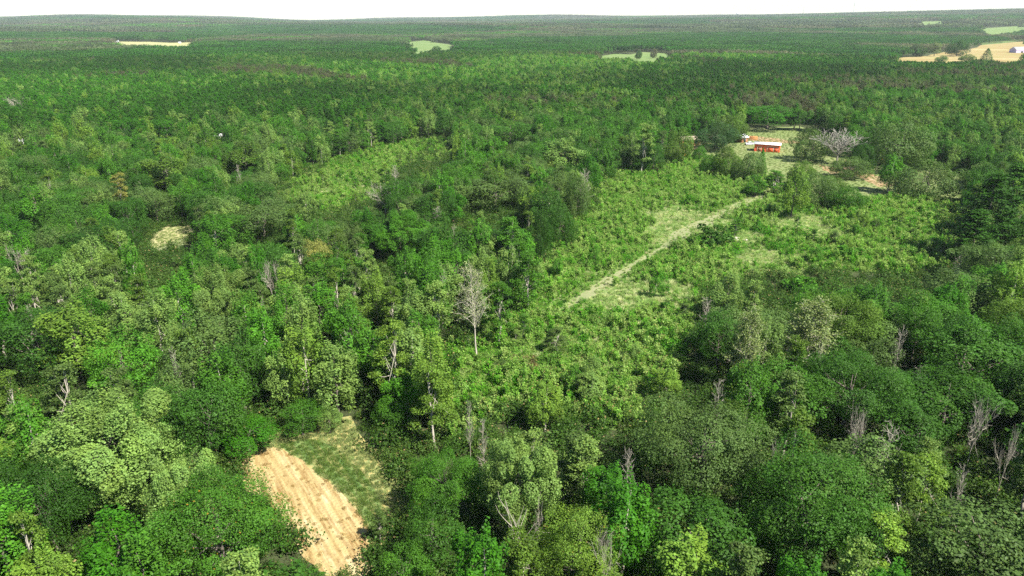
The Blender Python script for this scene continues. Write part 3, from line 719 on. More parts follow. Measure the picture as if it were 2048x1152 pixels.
x = np.concatenate([x, xa]); y = np.concatenate([y, ya])
# thin out near rows where crowns are wide, keep plantations dense
g = height(x, y); px, py = proj(x, y, g)
n1 = noise2(x, y, 38, 1.0); n2 = noise2(x, y, 90, 4.0); n3 = noise2(x, y, 17, 2.0); u = rng.random(len(x))
dist = np.hypot(x, y)
pw = np.clip(sst(330, 235, py)*.9+.0, 0, 1)                            # pine share by row
pw = pw*np.where(px < 760, 1.0, np.where(px > 1250, .95, .35))*np.clip(.55+n2*.9, 0.08, 1)
pw = np.where(noise2(x, y, 75, 6.0) > .33, pw*.12, pw)
pw = np.where((py < 235) & (px < 420), np.maximum(pw, .6), pw)
right = sst(1150, 1500, px); lowr = right*sst(430, 640, py)
ow = .34+.35*lowr+.32*((py < 600) & (py > 200))+n1*.35; ow = np.clip(ow, .1, .9)
gw = np.clip(.22+.1*lowr-.2*n1, .06, .4); ppw = np.clip(.5-.35*lowr-.1*right+n3*.2, .06, .7)
nf = sst(540, 660, py)*(1-right); ow = ow*(1-.5*nf); ppw = ppw*(1+.25*nf); gw = gw*(1+.7*nf)
tot = ow+gw+ppw; ow, gw, ppw = [q/tot*(1-pw) for q in (ow, gw, ppw)]
kidx = np.where(u < pw, 3, np.where(u < pw+ow, 0, np.where(u < pw+ow+ppw, 1, 2)))
hh = np.where(kidx == 0, rng.uniform(9.5, 15, len(x)), np.where(kidx == 1, rng.uniform(11, 17.5, len(x)), np.where(kidx == 2, rng.uniform(10, 14.5, len(x)), rng.uniform(12.8, 15, len(x)))))
ww = np.where(kidx == 0, rng.uniform(9.0, 16.5, len(x)), np.where(kidx == 1, rng.uniform(6.0, 10.2, len(x)), np.where(kidx == 2, rng.uniform(4.4, 6.4, len(x)), rng.uniform(4.4, 5.8, len(x)))))
drop = (kidx == 0) & (rng.random(len(x)) < np.where(dist < 430, .22, .5))
drop |= hides_open(x, y, hh, ww)
drop |= (dist > 450) & (np.abs(noise2(x, y, 140, 8.0)) < .03)
sh_ = -np.array([dvec.x, dvec.y])/dvec.z
for f in (.55, .8, 1.0):
    drop |= inpoly(*proj(x+sh_[0]*hh*f, y+sh_[1]*hh*f, 0.0), P_FIELD) & (hh > 7) & (rng.random(len(x)) < .85)
LX = np.array([[t['x'], t['y'], t['w'], t['h']] for t in TREES])
for q in LX:                                                          # no neighbour inside or hiding a hand-placed tree
    d = np.hypot(x-q[0], y-q[1]); drop |= d < .36*q[2]+1.6
    pqx, pqy = proj(q[0], q[1], q[3]); ptx, pty = proj(x, y, hh)
    nearer = y < q[1]
    wpx = q[2]*FPX/depth(q[0], q[1], 8)
    drop |= nearer & (np.abs(ptx-pqx) < wpx*.42) & (pty < pqy+wpx*.5) & (d < 60)
keep = ~drop
x, y, hh, ww, kidx, px, py, n1, n2, dist = [a[keep] for a in (x, y, hh, ww, kidx, px, py, n1, n2, dist)]
tones = []
KN = ['oak_tree', 'poplar_tree', 'gum_tree', 'pine_tree']
def pick(r, opts): return opts[min(int(r*len(opts)), len(opts)-1)]
tr_ = np.clip(rng.random(len(x))*.7+(n2+1)/2*.3, 0, .999)
for i in range(len(x)):
    k = kidx[i]; r = tr_[i]; warm = px[i] > 1200 and py[i] > 560
    if k == 0: t = pick(r, ['deep green','dark green','grey green','dark green','mid green','grey green','olive green'] if not warm else ['deep green','dark green','dark green','grey green','mid green','olive green'])
    elif k == 1: t = pick(r, ['bright green','mid green','vivid green','bright green','pale green','yellow green','mid green'])
    elif k == 2: t = pick(r, ['mid green','pale green','olive green','grey green','yellow green'])
    else: t = pick(r, ['vivid green','deep green','dark green','vivid green','vivid green','mid green'] if dist[i] < 430 else ['far pine','dark green','vivid green','far pine'])
    tones.append(t)
# the 290 of each kind that show largest become objects, the rest is one mass of woodland
vis = hh/dist
inframe = (px > -60) & (px < 2108) & (proj(x, y, hh)[1] < 1165)
single = np.zeros(len(x), bool)
for k in range(4):
    have = sum(1 for t in TREES if t['kind'] == KN[k])
    c = np.where((kidx == k) & inframe)[0]; c = c[np.argsort(dist[c])][:max(0, 285-have)]; single[c] = True
for i in np.where(single)[0]:
    TREES.append(dict(kind=KN[kidx[i]], mesh=KN[kidx[i]], x=x[i], y=y[i], w=ww[i], h=hh[i], tone=tones[i], label=None))

# young trees standing in the scrub
ya_, yb_ = [], []
for P_, n, g_ in ((P_CLEAR, 48, 1.0), (P_SCRUB2, 40, 1.1)):
    Wp = np.array(W(grow(P_, g_))); c = 0
    while c < n:
        q = rng.uniform(Wp.min(0), Wp.max(0))
        if not inpoly(q[0], q[1], [tuple(v) for v in Wp]): continue
        qx, qy = proj(q[0], q[1], 0.0); lower = sst(480, 720, qy)+.8*sst(1560, 1800, qx)+(.5 if P_ is P_SCRUB2 else 0)
        if rng.random() > .12+lower or inpoly(qx, qy, [(1110,640),(1110,600),(1540,370),(1600,390),(1340,500)]): continue
        c += 1; h = rng.uniform(2.6, 6.0)
        TREES.append(dict(kind='young_tree', mesh=('gum_tree', 'poplar_tree')[int(rng.random()*2)], x=q[0], y=q[1], w=h*rng.uniform(.45, .8), h=h, tone=('bright green', 'pale green', 'mid green', 'yellow green', 'grey green')[int(rng.random()*5)], label=None))
# thin dead stems among the crowns
for n_, (bx0, bx1, by0, by1) in ((9, (1320, 2040, 640, 1000)), (3, (860, 1320, 860, 1000)), (2, (20, 460, 560, 760)), (5, (300, 1250, 260, 520))):
    for _ in range(n_):
        h = rng.uniform(10, 14.5); q = gp(rng.uniform(bx0, bx1), rng.uniform(by0, by1), h)
        if bool(hides_open(np.array([q[0]]), np.array([q[1]]), np.array([h]), np.array([1.0]))[0]): continue
        if min(math.hypot(q[0]-t['x'], q[1]-t['y']) for t in TREES if t['kind'] == 'bare_tree') < 11: continue
        TREES.append(dict(kind='bare_tree', mesh='bare_cone', x=q[0], y=q[1], w=rng.uniform(1.8, 3.0), h=h, tone='grey', label=None))
# labels of the scattered trees: look, the two landmarks they stand between, and their order there
MARKS = [('straw field', 640, 1000), ('field bushes', 600, 850), ('white-trunked tree', 954, 700), ('grass track', 1200, 580), ('lone cedar', 1480, 455), ('red barn', 1535, 298),
         ('rounded bare tree', 1670, 330), ('red tractor', 1757, 326), ('yellow tree', 628, 530), ('small field', 345, 480), ('bright round tree', 800, 500), ('upper clearing', 720, 370),
         ('dark hollow', 130, 1060), ('huge pale crown', 190, 960), ('yellowish poplar', 128, 760), ('crooked snag', 1046, 1130), ('massive oak', 1420, 980), ('largest oak', 1640, 1110),
         ('narrow dead tree', 1802, 790), ('forked white trunk', 1598, 775), ('straight bare tree', 1784, 980), ('tall bright poplar', 688, 770), ('yellow-topped tree', 232, 430),
         ('bleached dead tree', 1168, 450), ('white trailers', 438, 276), ('darkest tall tree', 1955, 480), ('white bare crown', 1922, 570), ('lower scrub', 1150, 800), ('pale roof', 1380, 285),
         ('vivid far trees', 285, 290), ('far green field', 850, 130), ('far sandy field', 1900, 140), ('far tan field', 300, 120), ('yard corner lawn', 1890, 390), ('turning tree', 1165, 1130),
         ('tallest slim trees', 1030, 560), ('grey far crown', 30, 240), ('pale shed roof', 42, 290), ('light far tree', 1025, 260), ('broad pale poplar', 420, 640)]
MW = [(n, gp(a, b)) for n, a, b in MARKS]
KW = {'oak_tree': 'broad oak', 'poplar_tree': 'tall tree', 'gum_tree': 'slim tree', 'pine_tree': 'pine', 'young_tree': 'young tree', 'bare_tree': 'thin dead tree'}
ORD = ['nearest', 'next', 'third', 'fourth', 'fifth', 'sixth', 'seventh', 'eighth', 'ninth', 'tenth', 'eleventh', 'twelfth', 'thirteenth', 'fourteenth', 'fifteenth', 'sixteenth', 'seventeenth', 'eighteenth', 'nineteenth', 'twentieth'] + ['twenty-'+q for q in ('first', 'second', 'third', 'fourth', 'fifth', 'sixth', 'seventh', 'eighth', 'ninth')] + ['thirtieth'] + ['thirty-'+q for q in ('first', 'second', 'third', 'fourth', 'fifth', 'sixth', 'seventh', 'eighth', 'ninth')]
ORD += ['fortieth']*60
buckets = {}
for t in TREES[NLM:]:
    p = np.array([t['x'], t['y']]); ds = sorted((np.linalg.norm(p-q), i) for i, (n, q) in enumerate(MW))
    a = ds[0][1]; best = None
    for d2, j in ds[1:9]:
        ab = np.linalg.norm(MW[a][1]-MW[j][1]); s = (ds[0][0]+d2-ab)/(ab+1e-6)
        if best is None or s < best[0]: best = (s, j)
    size = '' if t['kind'] in ('pine_tree', 'young_tree', 'bare_tree') else ('small ' if t['w']*t['h'] < {'oak_tree': 100, 'poplar_tree': 85, 'gum_tree': 62}[t['kind']] else '')
    buckets.setdefault((t['kind'], size, {'far pine': 'deep green', 'vivid green': 'vivid green'}.get(t['tone'], t['tone']), a, best[1]), []).append((ds[0][0], t))
for (k, size, tone, a, b), rows in buckets.items():
    rows.sort(key=lambda r: r[0])
    for i, (d, t) in enumerate(rows):
        if len(rows) == 1: t['label'] = '%s%s %s between the %s and the %s' % (size, tone, KW[k], MW[a][0], MW[b][0])
        else: t['label'] = '%s %s%s %s from the %s towards the %s' % (('nearest', 'second')[i] if i < 2 else ORD[i], size, tone, KW[k], MW[a][0], MW[b][0])
print('label buckets', sorted((len(v) for v in buckets.values()), reverse=True)[:12])
GROUP = {'oak_tree': 'broad oaks of the forest', 'poplar_tree': 'tall leafy trees of the forest', 'gum_tree': 'slim loose trees', 'pine_tree': 'pines of the forest', 'bare_tree': 'bare dead trees',
         'thin_tree': 'thinly leafed pale trees', 'cedar_tree': 'cedars in the open ground', 'shrub': 'bushes of the clearing', 'young_tree': 'young trees in the scrub'}
proto = {}
def place(t):
    V = KIND[t['mesh']]; v = int((t['x']*13.7+t['y']*7.3) % len(V)) if t['mesh'] != 'thin_tree' else 0 if t['kind'] == 'bare_tree' else 1; cr, tk, mw, mh = V[v]
    key = (t['kind'], t['mesh'], v)
    if key not in proto:
        r = bpy.data.objects.new(t['kind'], None); r.empty_display_size = .5
        c = bpy.data.objects.new('crown', cr); k = bpy.data.objects.new('trunk', tk)
        proto[key] = (r, c, k)
    else:
        r, c, k = [q.copy() for q in proto[key]]
    for q in (r, c, k): COL.objects.link(q)
    c.parent = r; k.parent = r
    r.location = (t['x'], t['y'], float(height(t['x'], t['y']))-.05); r.rotation_euler = (0, 0, random.uniform(0, 6.28))
    s = t['w']/mw; r.scale = (s*random.uniform(.95, 1.05), s, t['h']/mh)
    r['label'] = t['label']; r['category'] = 'bush' if t['kind'] == 'shrub' else 'tree'; r['group'] = GROUP[t['kind']]
    j = random.uniform(.88, 1.14); c['tint'] = [q*j for q in TONE[t['tone']]]
for t in TREES: place(t)

# the rest of the woodland: one mass, by geometry nodes ---------------------------------
def source(coll, name, mbs):
    o = bpy.data.objects.new(name, mbs); coll.objects.link(o); return o
def joined(cr, tk, lmat, tmat, name):
    j = MB()
    for m_, i in ((cr, 0), (tk, 1)):
        off = j.n
        j.v += m_.v; j.f += [f+off for f in m_.f]; j.m += [np.full_like(q, i) for q in m_.m]; j.a += m_.a; j.b += m_.b; j.n += m_.n
    return j.mesh(name, [lmat, tmat])
def scatter(name, label, coll, P, rot, scl, idx, tint):
    me = bpy.data.meshes.new(name); me.vertices.add(len(P)); me.vertices.foreach_set('co', np.asarray(P, np.float32).ravel())
    for nm, ty, arr, f in (('rot', 'FLOAT_VECTOR', rot, 'vector'), ('scl', 'FLOAT_VECTOR', scl, 'vector'), ('tint', 'FLOAT_VECTOR', tint, 'vector'), ('idx', 'INT', idx, 'value')):
        a = me.attributes.new(nm, ty, 'POINT'); a.data.foreach_set(f, np.asarray(arr, np.int32 if ty == 'INT' else np.float32).ravel())
    o = obj(name, me, kind='stuff')
    if label: o['label'] = label
    ng = bpy.data.node_groups.new(name, 'GeometryNodeTree')
    ng.interface.new_socket('Geometry', in_out='INPUT', socket_type='NodeSocketGeometry'); ng.interface.new_socket('Geometry', in_out='OUTPUT', socket_type='NodeSocketGeometry')
    N, L = ng.nodes, ng.links
    gi, go = N.new('NodeGroupInput'), N.new('NodeGroupOutput'); ip = N.new('GeometryNodeInstanceOnPoints'); ci = N.new('GeometryNodeCollectionInfo')
    ci.inputs[0].default_value = coll; ci.inputs[1].default_value = True; ci.inputs[2].default_value = True
    def na(nm, ty):
        q = N.new('GeometryNodeInputNamedAttribute'); q.data_type = ty; q.inputs[0].default_value = nm; return q.outputs[0]
    ip.inputs['Pick Instance'].default_value = True
    L.new(gi.outputs[0], ip.inputs['Points']); L.new(ci.outputs[0], ip.inputs['Instance'])
    L.new(na('idx', 'INT'), ip.inputs['Instance Index'])
    er = N.new('FunctionNodeEulerToRotation'); L.new(na('rot', 'FLOAT_VECTOR'), er.inputs[0]); L.new(er.outputs[0], ip.inputs['Rotation'])
    L.new(na('scl', 'FLOAT_VECTOR'), ip.inputs['Scale']); L.new(ip.outputs[0], go.inputs[0])
    md = o.modifiers.new('scatter', 'NODES'); md.node_group = ng
    return o
cw = bpy.data.collections.new('woodland_sources'); SI = {}
n_ = 0
for k, f, c, lm_, args in ((0, oak, 4, M_LEAF, dict(leaves=6500, size=.38)), (1, poplar, 3, M_LEAF, dict(leaves=5500, size=.38)), (2, gum, 3, M_LEAF, dict(leaves=2600, size=.36)), (3, pine, 4, M_NEEDLE, dict(leaves=2600, size=.56))):
    for i in range(c):
        cr, tk = f(**args); source(cw, 's%03d' % n_, joined(cr, tk, lm_, M_BARK, 'woodland_tree')); SI.setdefault(k, []).append(n_); n_ += 1
NOM = {0: (10.0, 13.0), 1: (7.5, 17.0), 2: (5.0, 15.0), 3: (5.2, 16.0)}
r = np.where(~single)[0]
P = np.stack([x[r], y[r], height(x[r], y[r])-.05], 1); rot = np.zeros((len(r), 3)); rot[:, 2] = rng.random(len(r))*6.28
nw = np.array([NOM[k] for k in kidx[r]]); scl = np.stack([ww[r]/nw[:, 0], ww[r]/nw[:, 0], hh[r]/nw[:, 1]], 1)
ii = np.array([SI[k][int(q*len(SI[k]))] for k, q in zip(kidx[r], rng.random(len(r)))])
tt = np.array([TONE[tones[i]] for i in r])*rng.uniform(.85, 1.18, (len(r), 1))
sn = noise2(x[r], y[r], 95, 12.0); sn2 = noise2(x[r], y[r], 60, 3.5); fr = sst(330, 600, dist[r])                # stands of different age and kind
tt *= (1+fr*np.clip(np.round(sn*3)/3, -.4, .45)*.75)[:, None]
dl = (fr > .5) & (sn2 > .38) & (kidx[r] != 3); tt[dl] = np.array([TONE['dull'], TONE['brownish'], TONE['olive green']])[rng.integers(0, 3, dl.sum())]*rng.uniform(.85, 1.2, (dl.sum(), 1))
scatter('woodland', 'mixed green woodland stretching back behind the nearer trees', cw, P, rot, scl, ii, tt)
print('trees', len(TREES), 'woodland', len(r))

# far forest in patches ------------------------------------------------------------
def patch(size, ntree, nleaf, leaf, pine_like, hmin, hmax):
    mb = MB()
    for i in range(ntree):
        cx, cy_ = rng.uniform(-size/2, size/2, 2); h = rng.uniform(hmin, hmax); wd = rng.uniform(4, 6) if pine_like else rng.uniform(6, 11)
        k = int(nleaf*(.7+.6*rng.random())); d = sph(k); d[:, 2] = np.abs(d[:, 2])*1.2-.35
        rr = .8+.3*rng.random(k); zz = h*.62+d[:, 2]*h*.38*rr
        nar = (1-np.clip((zz/h-.45)/.6, 0, 1)*.42) if pine_like else 1.0
        p = np.stack([cx+d[:, 0]*wd/2*rr*nar, cy_+d[:, 1]*wd/2*rr*nar, zz], 1)
        mb.quads(leaf_quads(p, d+np.array([0, 0, .4])+rng.normal(size=(k, 3))*.5, leaf*(.7+.6*rng.random(k)), .75), 0, np.clip(.45+rng.normal()*.28+.14*rng.normal(size=k), 0, 1), rng.random(k)*.6*rng.random())
    return mb.mesh('forest_patch', [M_LEAF])
cf = bpy.data.collections.new('far_sources')
for i in range(3): source(cf, 'p%03d' % i, patch(44, 60, 70, 1.5, False, 11, 15.5))
for i in range(3, 6): source(cf, 'p%03d' % i, patch(44, 110, 46, 1.4, True, 12.5, 15))
for i in range(6, 8): source(cf, 'p%03d' % i, patch(130, 300, 26, 3.2, False, 9, 20))
for i in range(8, 10): source(cf, 'p%03d' % i, patch(130, 480, 22, 2.4, True, 12, 16))
FP=[]; FI=[]; FT=[]; FR=[]
for d0, d1, s, base in ((1150, 3000, 38, 0), (3000, 9600, 112, 6)):
    A, B = np.meshgrid(np.arange(-d1*.76, d1*.76, s), np.arange(d0*.75, d1, s)); A = (A+rng.uniform(-.25, .25, A.shape)*s).ravel(); B = (B+rng.uniform(-.25, .25, B.shape)*s).ravel()
    d = np.hypot(A, B); g = height(A, B); qx, qy = proj(A, B, g+12)
    k = (d >= d0) & (d < d1) & (qx > -160) & (qx < 2210); A, B, g, qx, qy, d = [q[k] for q in (A, B, g, qx, qy, d)]
    k = ~hides_open(A, B, 15.0, s*1.0, zs=(1.0, .85, .7, .55, .4, .2, 0.0), dxs=(-.5, -.25, 0, .25, .5)); A, B, g, qx, qy, d = [q[k] for q in (A, B, g, qx, qy, d)]
    nz = noise2(A, B, 260 if base == 0 else 600, 3.0)
    pn = (nz > -.05) if base == 0 else (nz > .25)
    st_ = np.floor((noise2(A, B, 190 if base == 0 else 420, 9.0)+1)*2.5+(noise2(A, B, 110 if base == 0 else 240, 5.0)+1)*2).astype(int)
    nv = 3 if base == 0 else 2
    FI.append(base+np.where(pn, nv, 0)+rng.integers(0, nv, len(A)))
    ta = np.array([TONE['dusky'], TONE['dull'], TONE['mid green'], TONE['brownish'], TONE['dull']])[(st_ + (rng.random(len(A)) < .25)) % 5]
    tb = np.array([TONE['far pine'], TONE['dark green'], TONE['far pine']])[(st_ + (rng.random(len(A)) < .2)) % 3]
    FT.append(np.where(pn[:, None], tb, ta)*rng.uniform(.6, 1.4, (len(A), 1))); FP.append(np.stack([A, B, g-.3], 1))
    q = np.zeros((len(A), 3)); q[:, 2] = rng.integers(0, 4, len(A))*math.pi/2+rng.normal(size=len(A))*.2; FR.append(q)
FP, FI, FT, FR = map(np.concatenate, (FP, FI, FT, FR))
scatter('distant_forest', 'far-off forest fading to blue below the horizon', cf, FP, FR, np.ones((len(FP), 3)), FI, FT)
print('far patches', len(FP))

# ------------------------------------------------------------------ ground cover of the clearings
cs = bpy.data.collections.new('scrub_sources')
def clump(n, w, h, size, asp=.7, blades=False):
    mb = MB()
    if blades:
        a = rng.random(n)*6.283; r = rng.random(n)**.6*w/2; p0 = np.stack([r*np.cos(a), r*np.sin(a), np.zeros(n)], 1)
        ln = np.stack([np.cos(a)*.35*rng.random(n), np.sin(a)*.35*rng.random(n), np.ones(n)], 1)+rng.normal(size=(n, 3))*np.array([.2, .2, 0]); ln = unit(ln)*(h*(.6+.5*rng.random(n)))[:, None]
        t = unit(np.stack([-np.sin(a), np.cos(a), np.zeros(n)], 1)+rng.normal(size=(n, 3))*.5)*size
        mb.quads(np.stack([p0-t, p0+t, p0+ln+t*.35, p0+ln-t*.35], 1), 0, .5+.25*rng.normal(size=n), rng.random(n)*.6)
    else:
        stems = max(4, n//22)
        for i in range(stems):
            c = np.array([*(rng.normal(size=2)*w*.25), h*(.25+.6*rng.random())]); k = n//stems
            p = c+rng.normal(size=(k, 3))*np.array([.22, .22, .2])*w*.55; p[:, 2] = np.maximum(p[:, 2], .05)
            mb.quads(leaf_quads(p, rng.normal(size=(k, 3))*.8+np.array([0, 0, .8])+(p-np.array([0, 0, h*.3]))*.5, size*(.6+.8*rng.random(k)), asp), 0, np.clip(.45+.12*rng.normal()+.2*rng.normal(size=k), 0, 1), rng.random(k))
    return mb.mesh('scrub_clump', [M_BLADE if blades else M_SCRUB])
for i in range(4): source(cs, 'c%03d' % i, clump(330, 1.4, .95, .165))           # leafy weeds
for i in range(4, 6): source(cs, 'c%03d' % i, clump(380, 1.05, 2.3, .18))       # saplings
for i in range(6, 8): source(cs, 'c%03d' % i, clump(130, 1.2, .9, .035, blades=True))  # tall grass
for i in range(8, 10): source(cs, 'c%03d' % i, clump(900, 3.0, 2.0, .25))      # forest undergrowth
for i in range(10, 12): source(cs, 'c%03d' % i, clump(110, 1.0, .22, .03, blades=True))  # short grass
def cover(poly, s, growf=1.0):
    Wp = np.array(W(grow(poly, growf))); lo, hi = Wp.min(0), Wp.max(0)
    A, B = np.meshgrid(np.arange(lo[0], hi[0], s), np.arange(lo[1], hi[1], s)); A = (A+rng.uniform(-.5, .5, A.shape)*s).ravel(); B = (B+rng.uniform(-.5, .5, B.shape)*s).ravel()
    k = inpoly(A, B, [tuple(q) for q in Wp]); return A[k], B[k]
TP = [tuple(q) for q in strip(TRACK, [t*.8+.3 for t in TW])]
ST_P=[]; ST_I=[]; ST_T=[]; ST_S=[]
def add_cover(A, B, I, T, Sc):
    ST_P.append(np.stack([A, B, np.zeros(len(A))], 1)); ST_I.append(I); ST_T.append(T); ST_S.append(Sc)
SCT = np.array([(.092,.235,.020), (.072,.225,.012), (.128,.255,.038), (.170,.280,.062), (.105,.235,.028), (.056,.195,.008)])
GRT = np.array([(.30,.38,.16), (.22,.33,.11), (.42,.44,.26)])
PALE = [((1352,438),60,18), ((1400,455),55,20), ((1335,470),40,22), ((1520,515),55,18), ((1290,590),110,26), ((1500,480),50,14), ((1655,470),40,12), ((1560,555),70,16), ((1600,450),60,14), ((1230,610),60,16), ((1430,470),30,12)]
for P_, gf, s in ((P_CLEAR, 1.14, .9), (P_SCRUB2, 1.1, 1.1)):
    A, B = cover(P_, s, gf)
    tk_ = inpoly(A, B, TP); k = ~tk_ | (rng.random(len(A)) < .34); A, B, tk_ = A[k], B[k], tk_[k]; qx, qy = proj(A, B, 0.0)
    pale = np.zeros(len(A))
    for (cx, cy_), rx, ry in PALE: pale = np.maximum(pale, np.exp(-((qx-cx)/rx)**2-((qy-cy_)/ry)**2))
    nn = noise2(A, B, 5.5, 1.0); nm_ = noise2(A, B, 14, 7.0); u = rng.random(len(A))
    isg = u < np.clip(pale*1.5+.10+.14*nm_, .02, .95)
    isg |= tk_
    tall = (~isg) & (rng.random(len(A)) < np.clip(.30+.3*nn, .04, .65))
    big = (~isg) & (rng.random(len(A)) < .022*(1-np.clip(pale, 0, 1))); tall = tall & ~big
    I = np.where(isg, rng.integers(6, 8, len(A)), np.where(big, rng.integers(8, 10, len(A)), np.where(tall, rng.integers(4, 6, len(A)), rng.integers(0, 4, len(A)))))
    ti = np.clip((nm_+1)/2*3+rng.random(len(A))*3, 0, 5.99).astype(int)
    T = np.where(isg[:, None], GRT[rng.integers(0, 3, len(A))], SCT[ti]*np.array((1.08, 1.03, 1.25)))*rng.uniform(.85, 1.2, (len(A), 1))
    T[big] *= np.array((.6, .75, .55))
    red = (~isg) & (np.hypot((qx-1035)/40, (qy-735)/18) < 1) & (rng.random(len(A)) < .5); T[red] = (.13, .12, .05)
    nt_ = np.min([np.hypot(A-gp(*q)[0], B-gp(*q)[1]) for q in TRACK], 0)
    sc = rng.uniform(.7, 1.35, len(A))*np.where(nt_ < 5, .6, 1)*np.where(tk_, .75, 1)*np.where(tall, 1.2, 1)*np.where(pale > .5, .8, 1); thin = (rng.random(len(A)) < .1+.75*(pale > .55)*(~isg))
    k = ~thin; add_cover(A[k], B[k], I[k], T[k], sc[k])
sc_ = lambda a: np.concatenate(a)
def cover_obj(name, label):
    global ST_P, ST_I, ST_T, ST_S
    P, I, T, q = sc_(ST_P), sc_(ST_I), sc_(ST_T), sc_(ST_S); rot = np.zeros((len(P), 3)); rot[:, 2] = rng.random(len(P))*6.28
    scatter(name, label, cs, P, rot, np.stack([q, q, q*rng.uniform(.8, 1.25, len(q))], 1), I, T); print(name, len(P)); ST_P, ST_I, ST_T, ST_S = [], [], [], []
cover_obj('scrub', 'light green weeds, saplings and tall pale grass covering the clearings')
# undergrowth between the nearer trees
A, B = forest_points(22, 420, 3.3); qx, qy = proj(A, B, 0.0); k = np.ones(len(A), bool)
for P_ in (P_FIELD, P_SMALL, P_YARD, P_ROOFS, P_ROOFS2, P_CLEAR, P_CLEAR2): k &= ~inpoly(qx, qy, P_)
for P_ in (P_FIELD, P_SMALL, P_YARD): k &= ~inpoly(*proj(A, B, 1.6), P_)
A, B = A[k], B[k]
UT = np.array([(.035,.085,.012), (.045,.105,.016), (.055,.11,.02), (.038,.09,.014)])
add_cover(A, B, rng.integers(8, 10, len(A)), UT[rng.integers(0, 4, len(A))], rng.uniform(.6, 1.5, len(A)))
cover_obj('undergrowth', 'dark leafy undergrowth on the forest floor between the trees')
# short grass on the fields and along their edges
for P_, s in ((P_FIELD, .62), (P_SMALL, 1.0), (P_YARD, 1.6)):
    A, B = cover(P_, s, 1.06); qx, qy = proj(A, B, 0.0)
    st = inpoly(qx, qy, [(470,930),(500,906),(548,893),(600,918),(655,962),(700,1000),(728,1040),(740,1110),(760,1140),(745,1175),(690,1170),(600,1110),(530,1010),(490,972)])
    k = ~(st & (rng.random(len(A)) < .86)); A, B, st = A[k], B[k], st[k]
    mown = inpoly(*proj(A, B, 0.0), [(558,890),(600,878),(650,886),(692,908),(728,948),(752,988),(770,1035),(765,1075),(738,1075),(715,1022),(665,965),(610,925),(575,905)])
    T = np.where(mown[:, None], np.array((.09, .15, .032)), np.where(st[:, None], np.array((.30, .21, .09)), np.array((.18, .23, .085))))*rng.uniform(.75, 1.3, (len(A), 1))
    add_cover(A, B, rng.integers(10, 12, len(A)), T, rng.uniform(.5, 1.2, len(A))*np.where(st, .7, 1))
cover_obj('field_grass_blades', 'short grass tufts on the fields and the farm yard')

# ------------------------------------------------------------------ farm buildings and other built things
M_RED = plain('red_paint', (.74, .115, .035), .6, 0, .12, 1.5); M_TIN = plain('pale_tin', (.72, .72, .74), .45, 0, .08, .8); M_WHITE = plain('white_paint', (.60, .585, .57), .6, 0, .06)
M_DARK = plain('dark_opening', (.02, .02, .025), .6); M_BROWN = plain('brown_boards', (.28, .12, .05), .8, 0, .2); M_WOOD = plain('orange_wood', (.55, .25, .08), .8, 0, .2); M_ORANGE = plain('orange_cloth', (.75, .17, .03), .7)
M_GLASS = plain('window_glass', (.03, .04, .05), .1); M_TYRE = plain('tyre_rubber', (.02, .02, .02), .9); M_CAR = plain('white_car_paint', (.74, .72, .75), .3, 0, .03); M_TRIM = plain('cream_trim', (.72, .58, .45), .7); M_STEEL = plain('grey_steel', (.5, .5, .52), .5, .2)
M_LILAC = plain('lilac_siding', (.42, .36, .55), .7); M_GREY = plain('grey_roof', (.33, .34, .36), .7); M_STONE = plain('pale_rubble', (.66, .58, .52), .9, 0, .2)
def part(name, mb, m, parent, label=None):
    o = obj(name, mb.mesh(name, [m] if not isinstance(m, list) else m), parent)
    if label: o['label'] = label
    return o
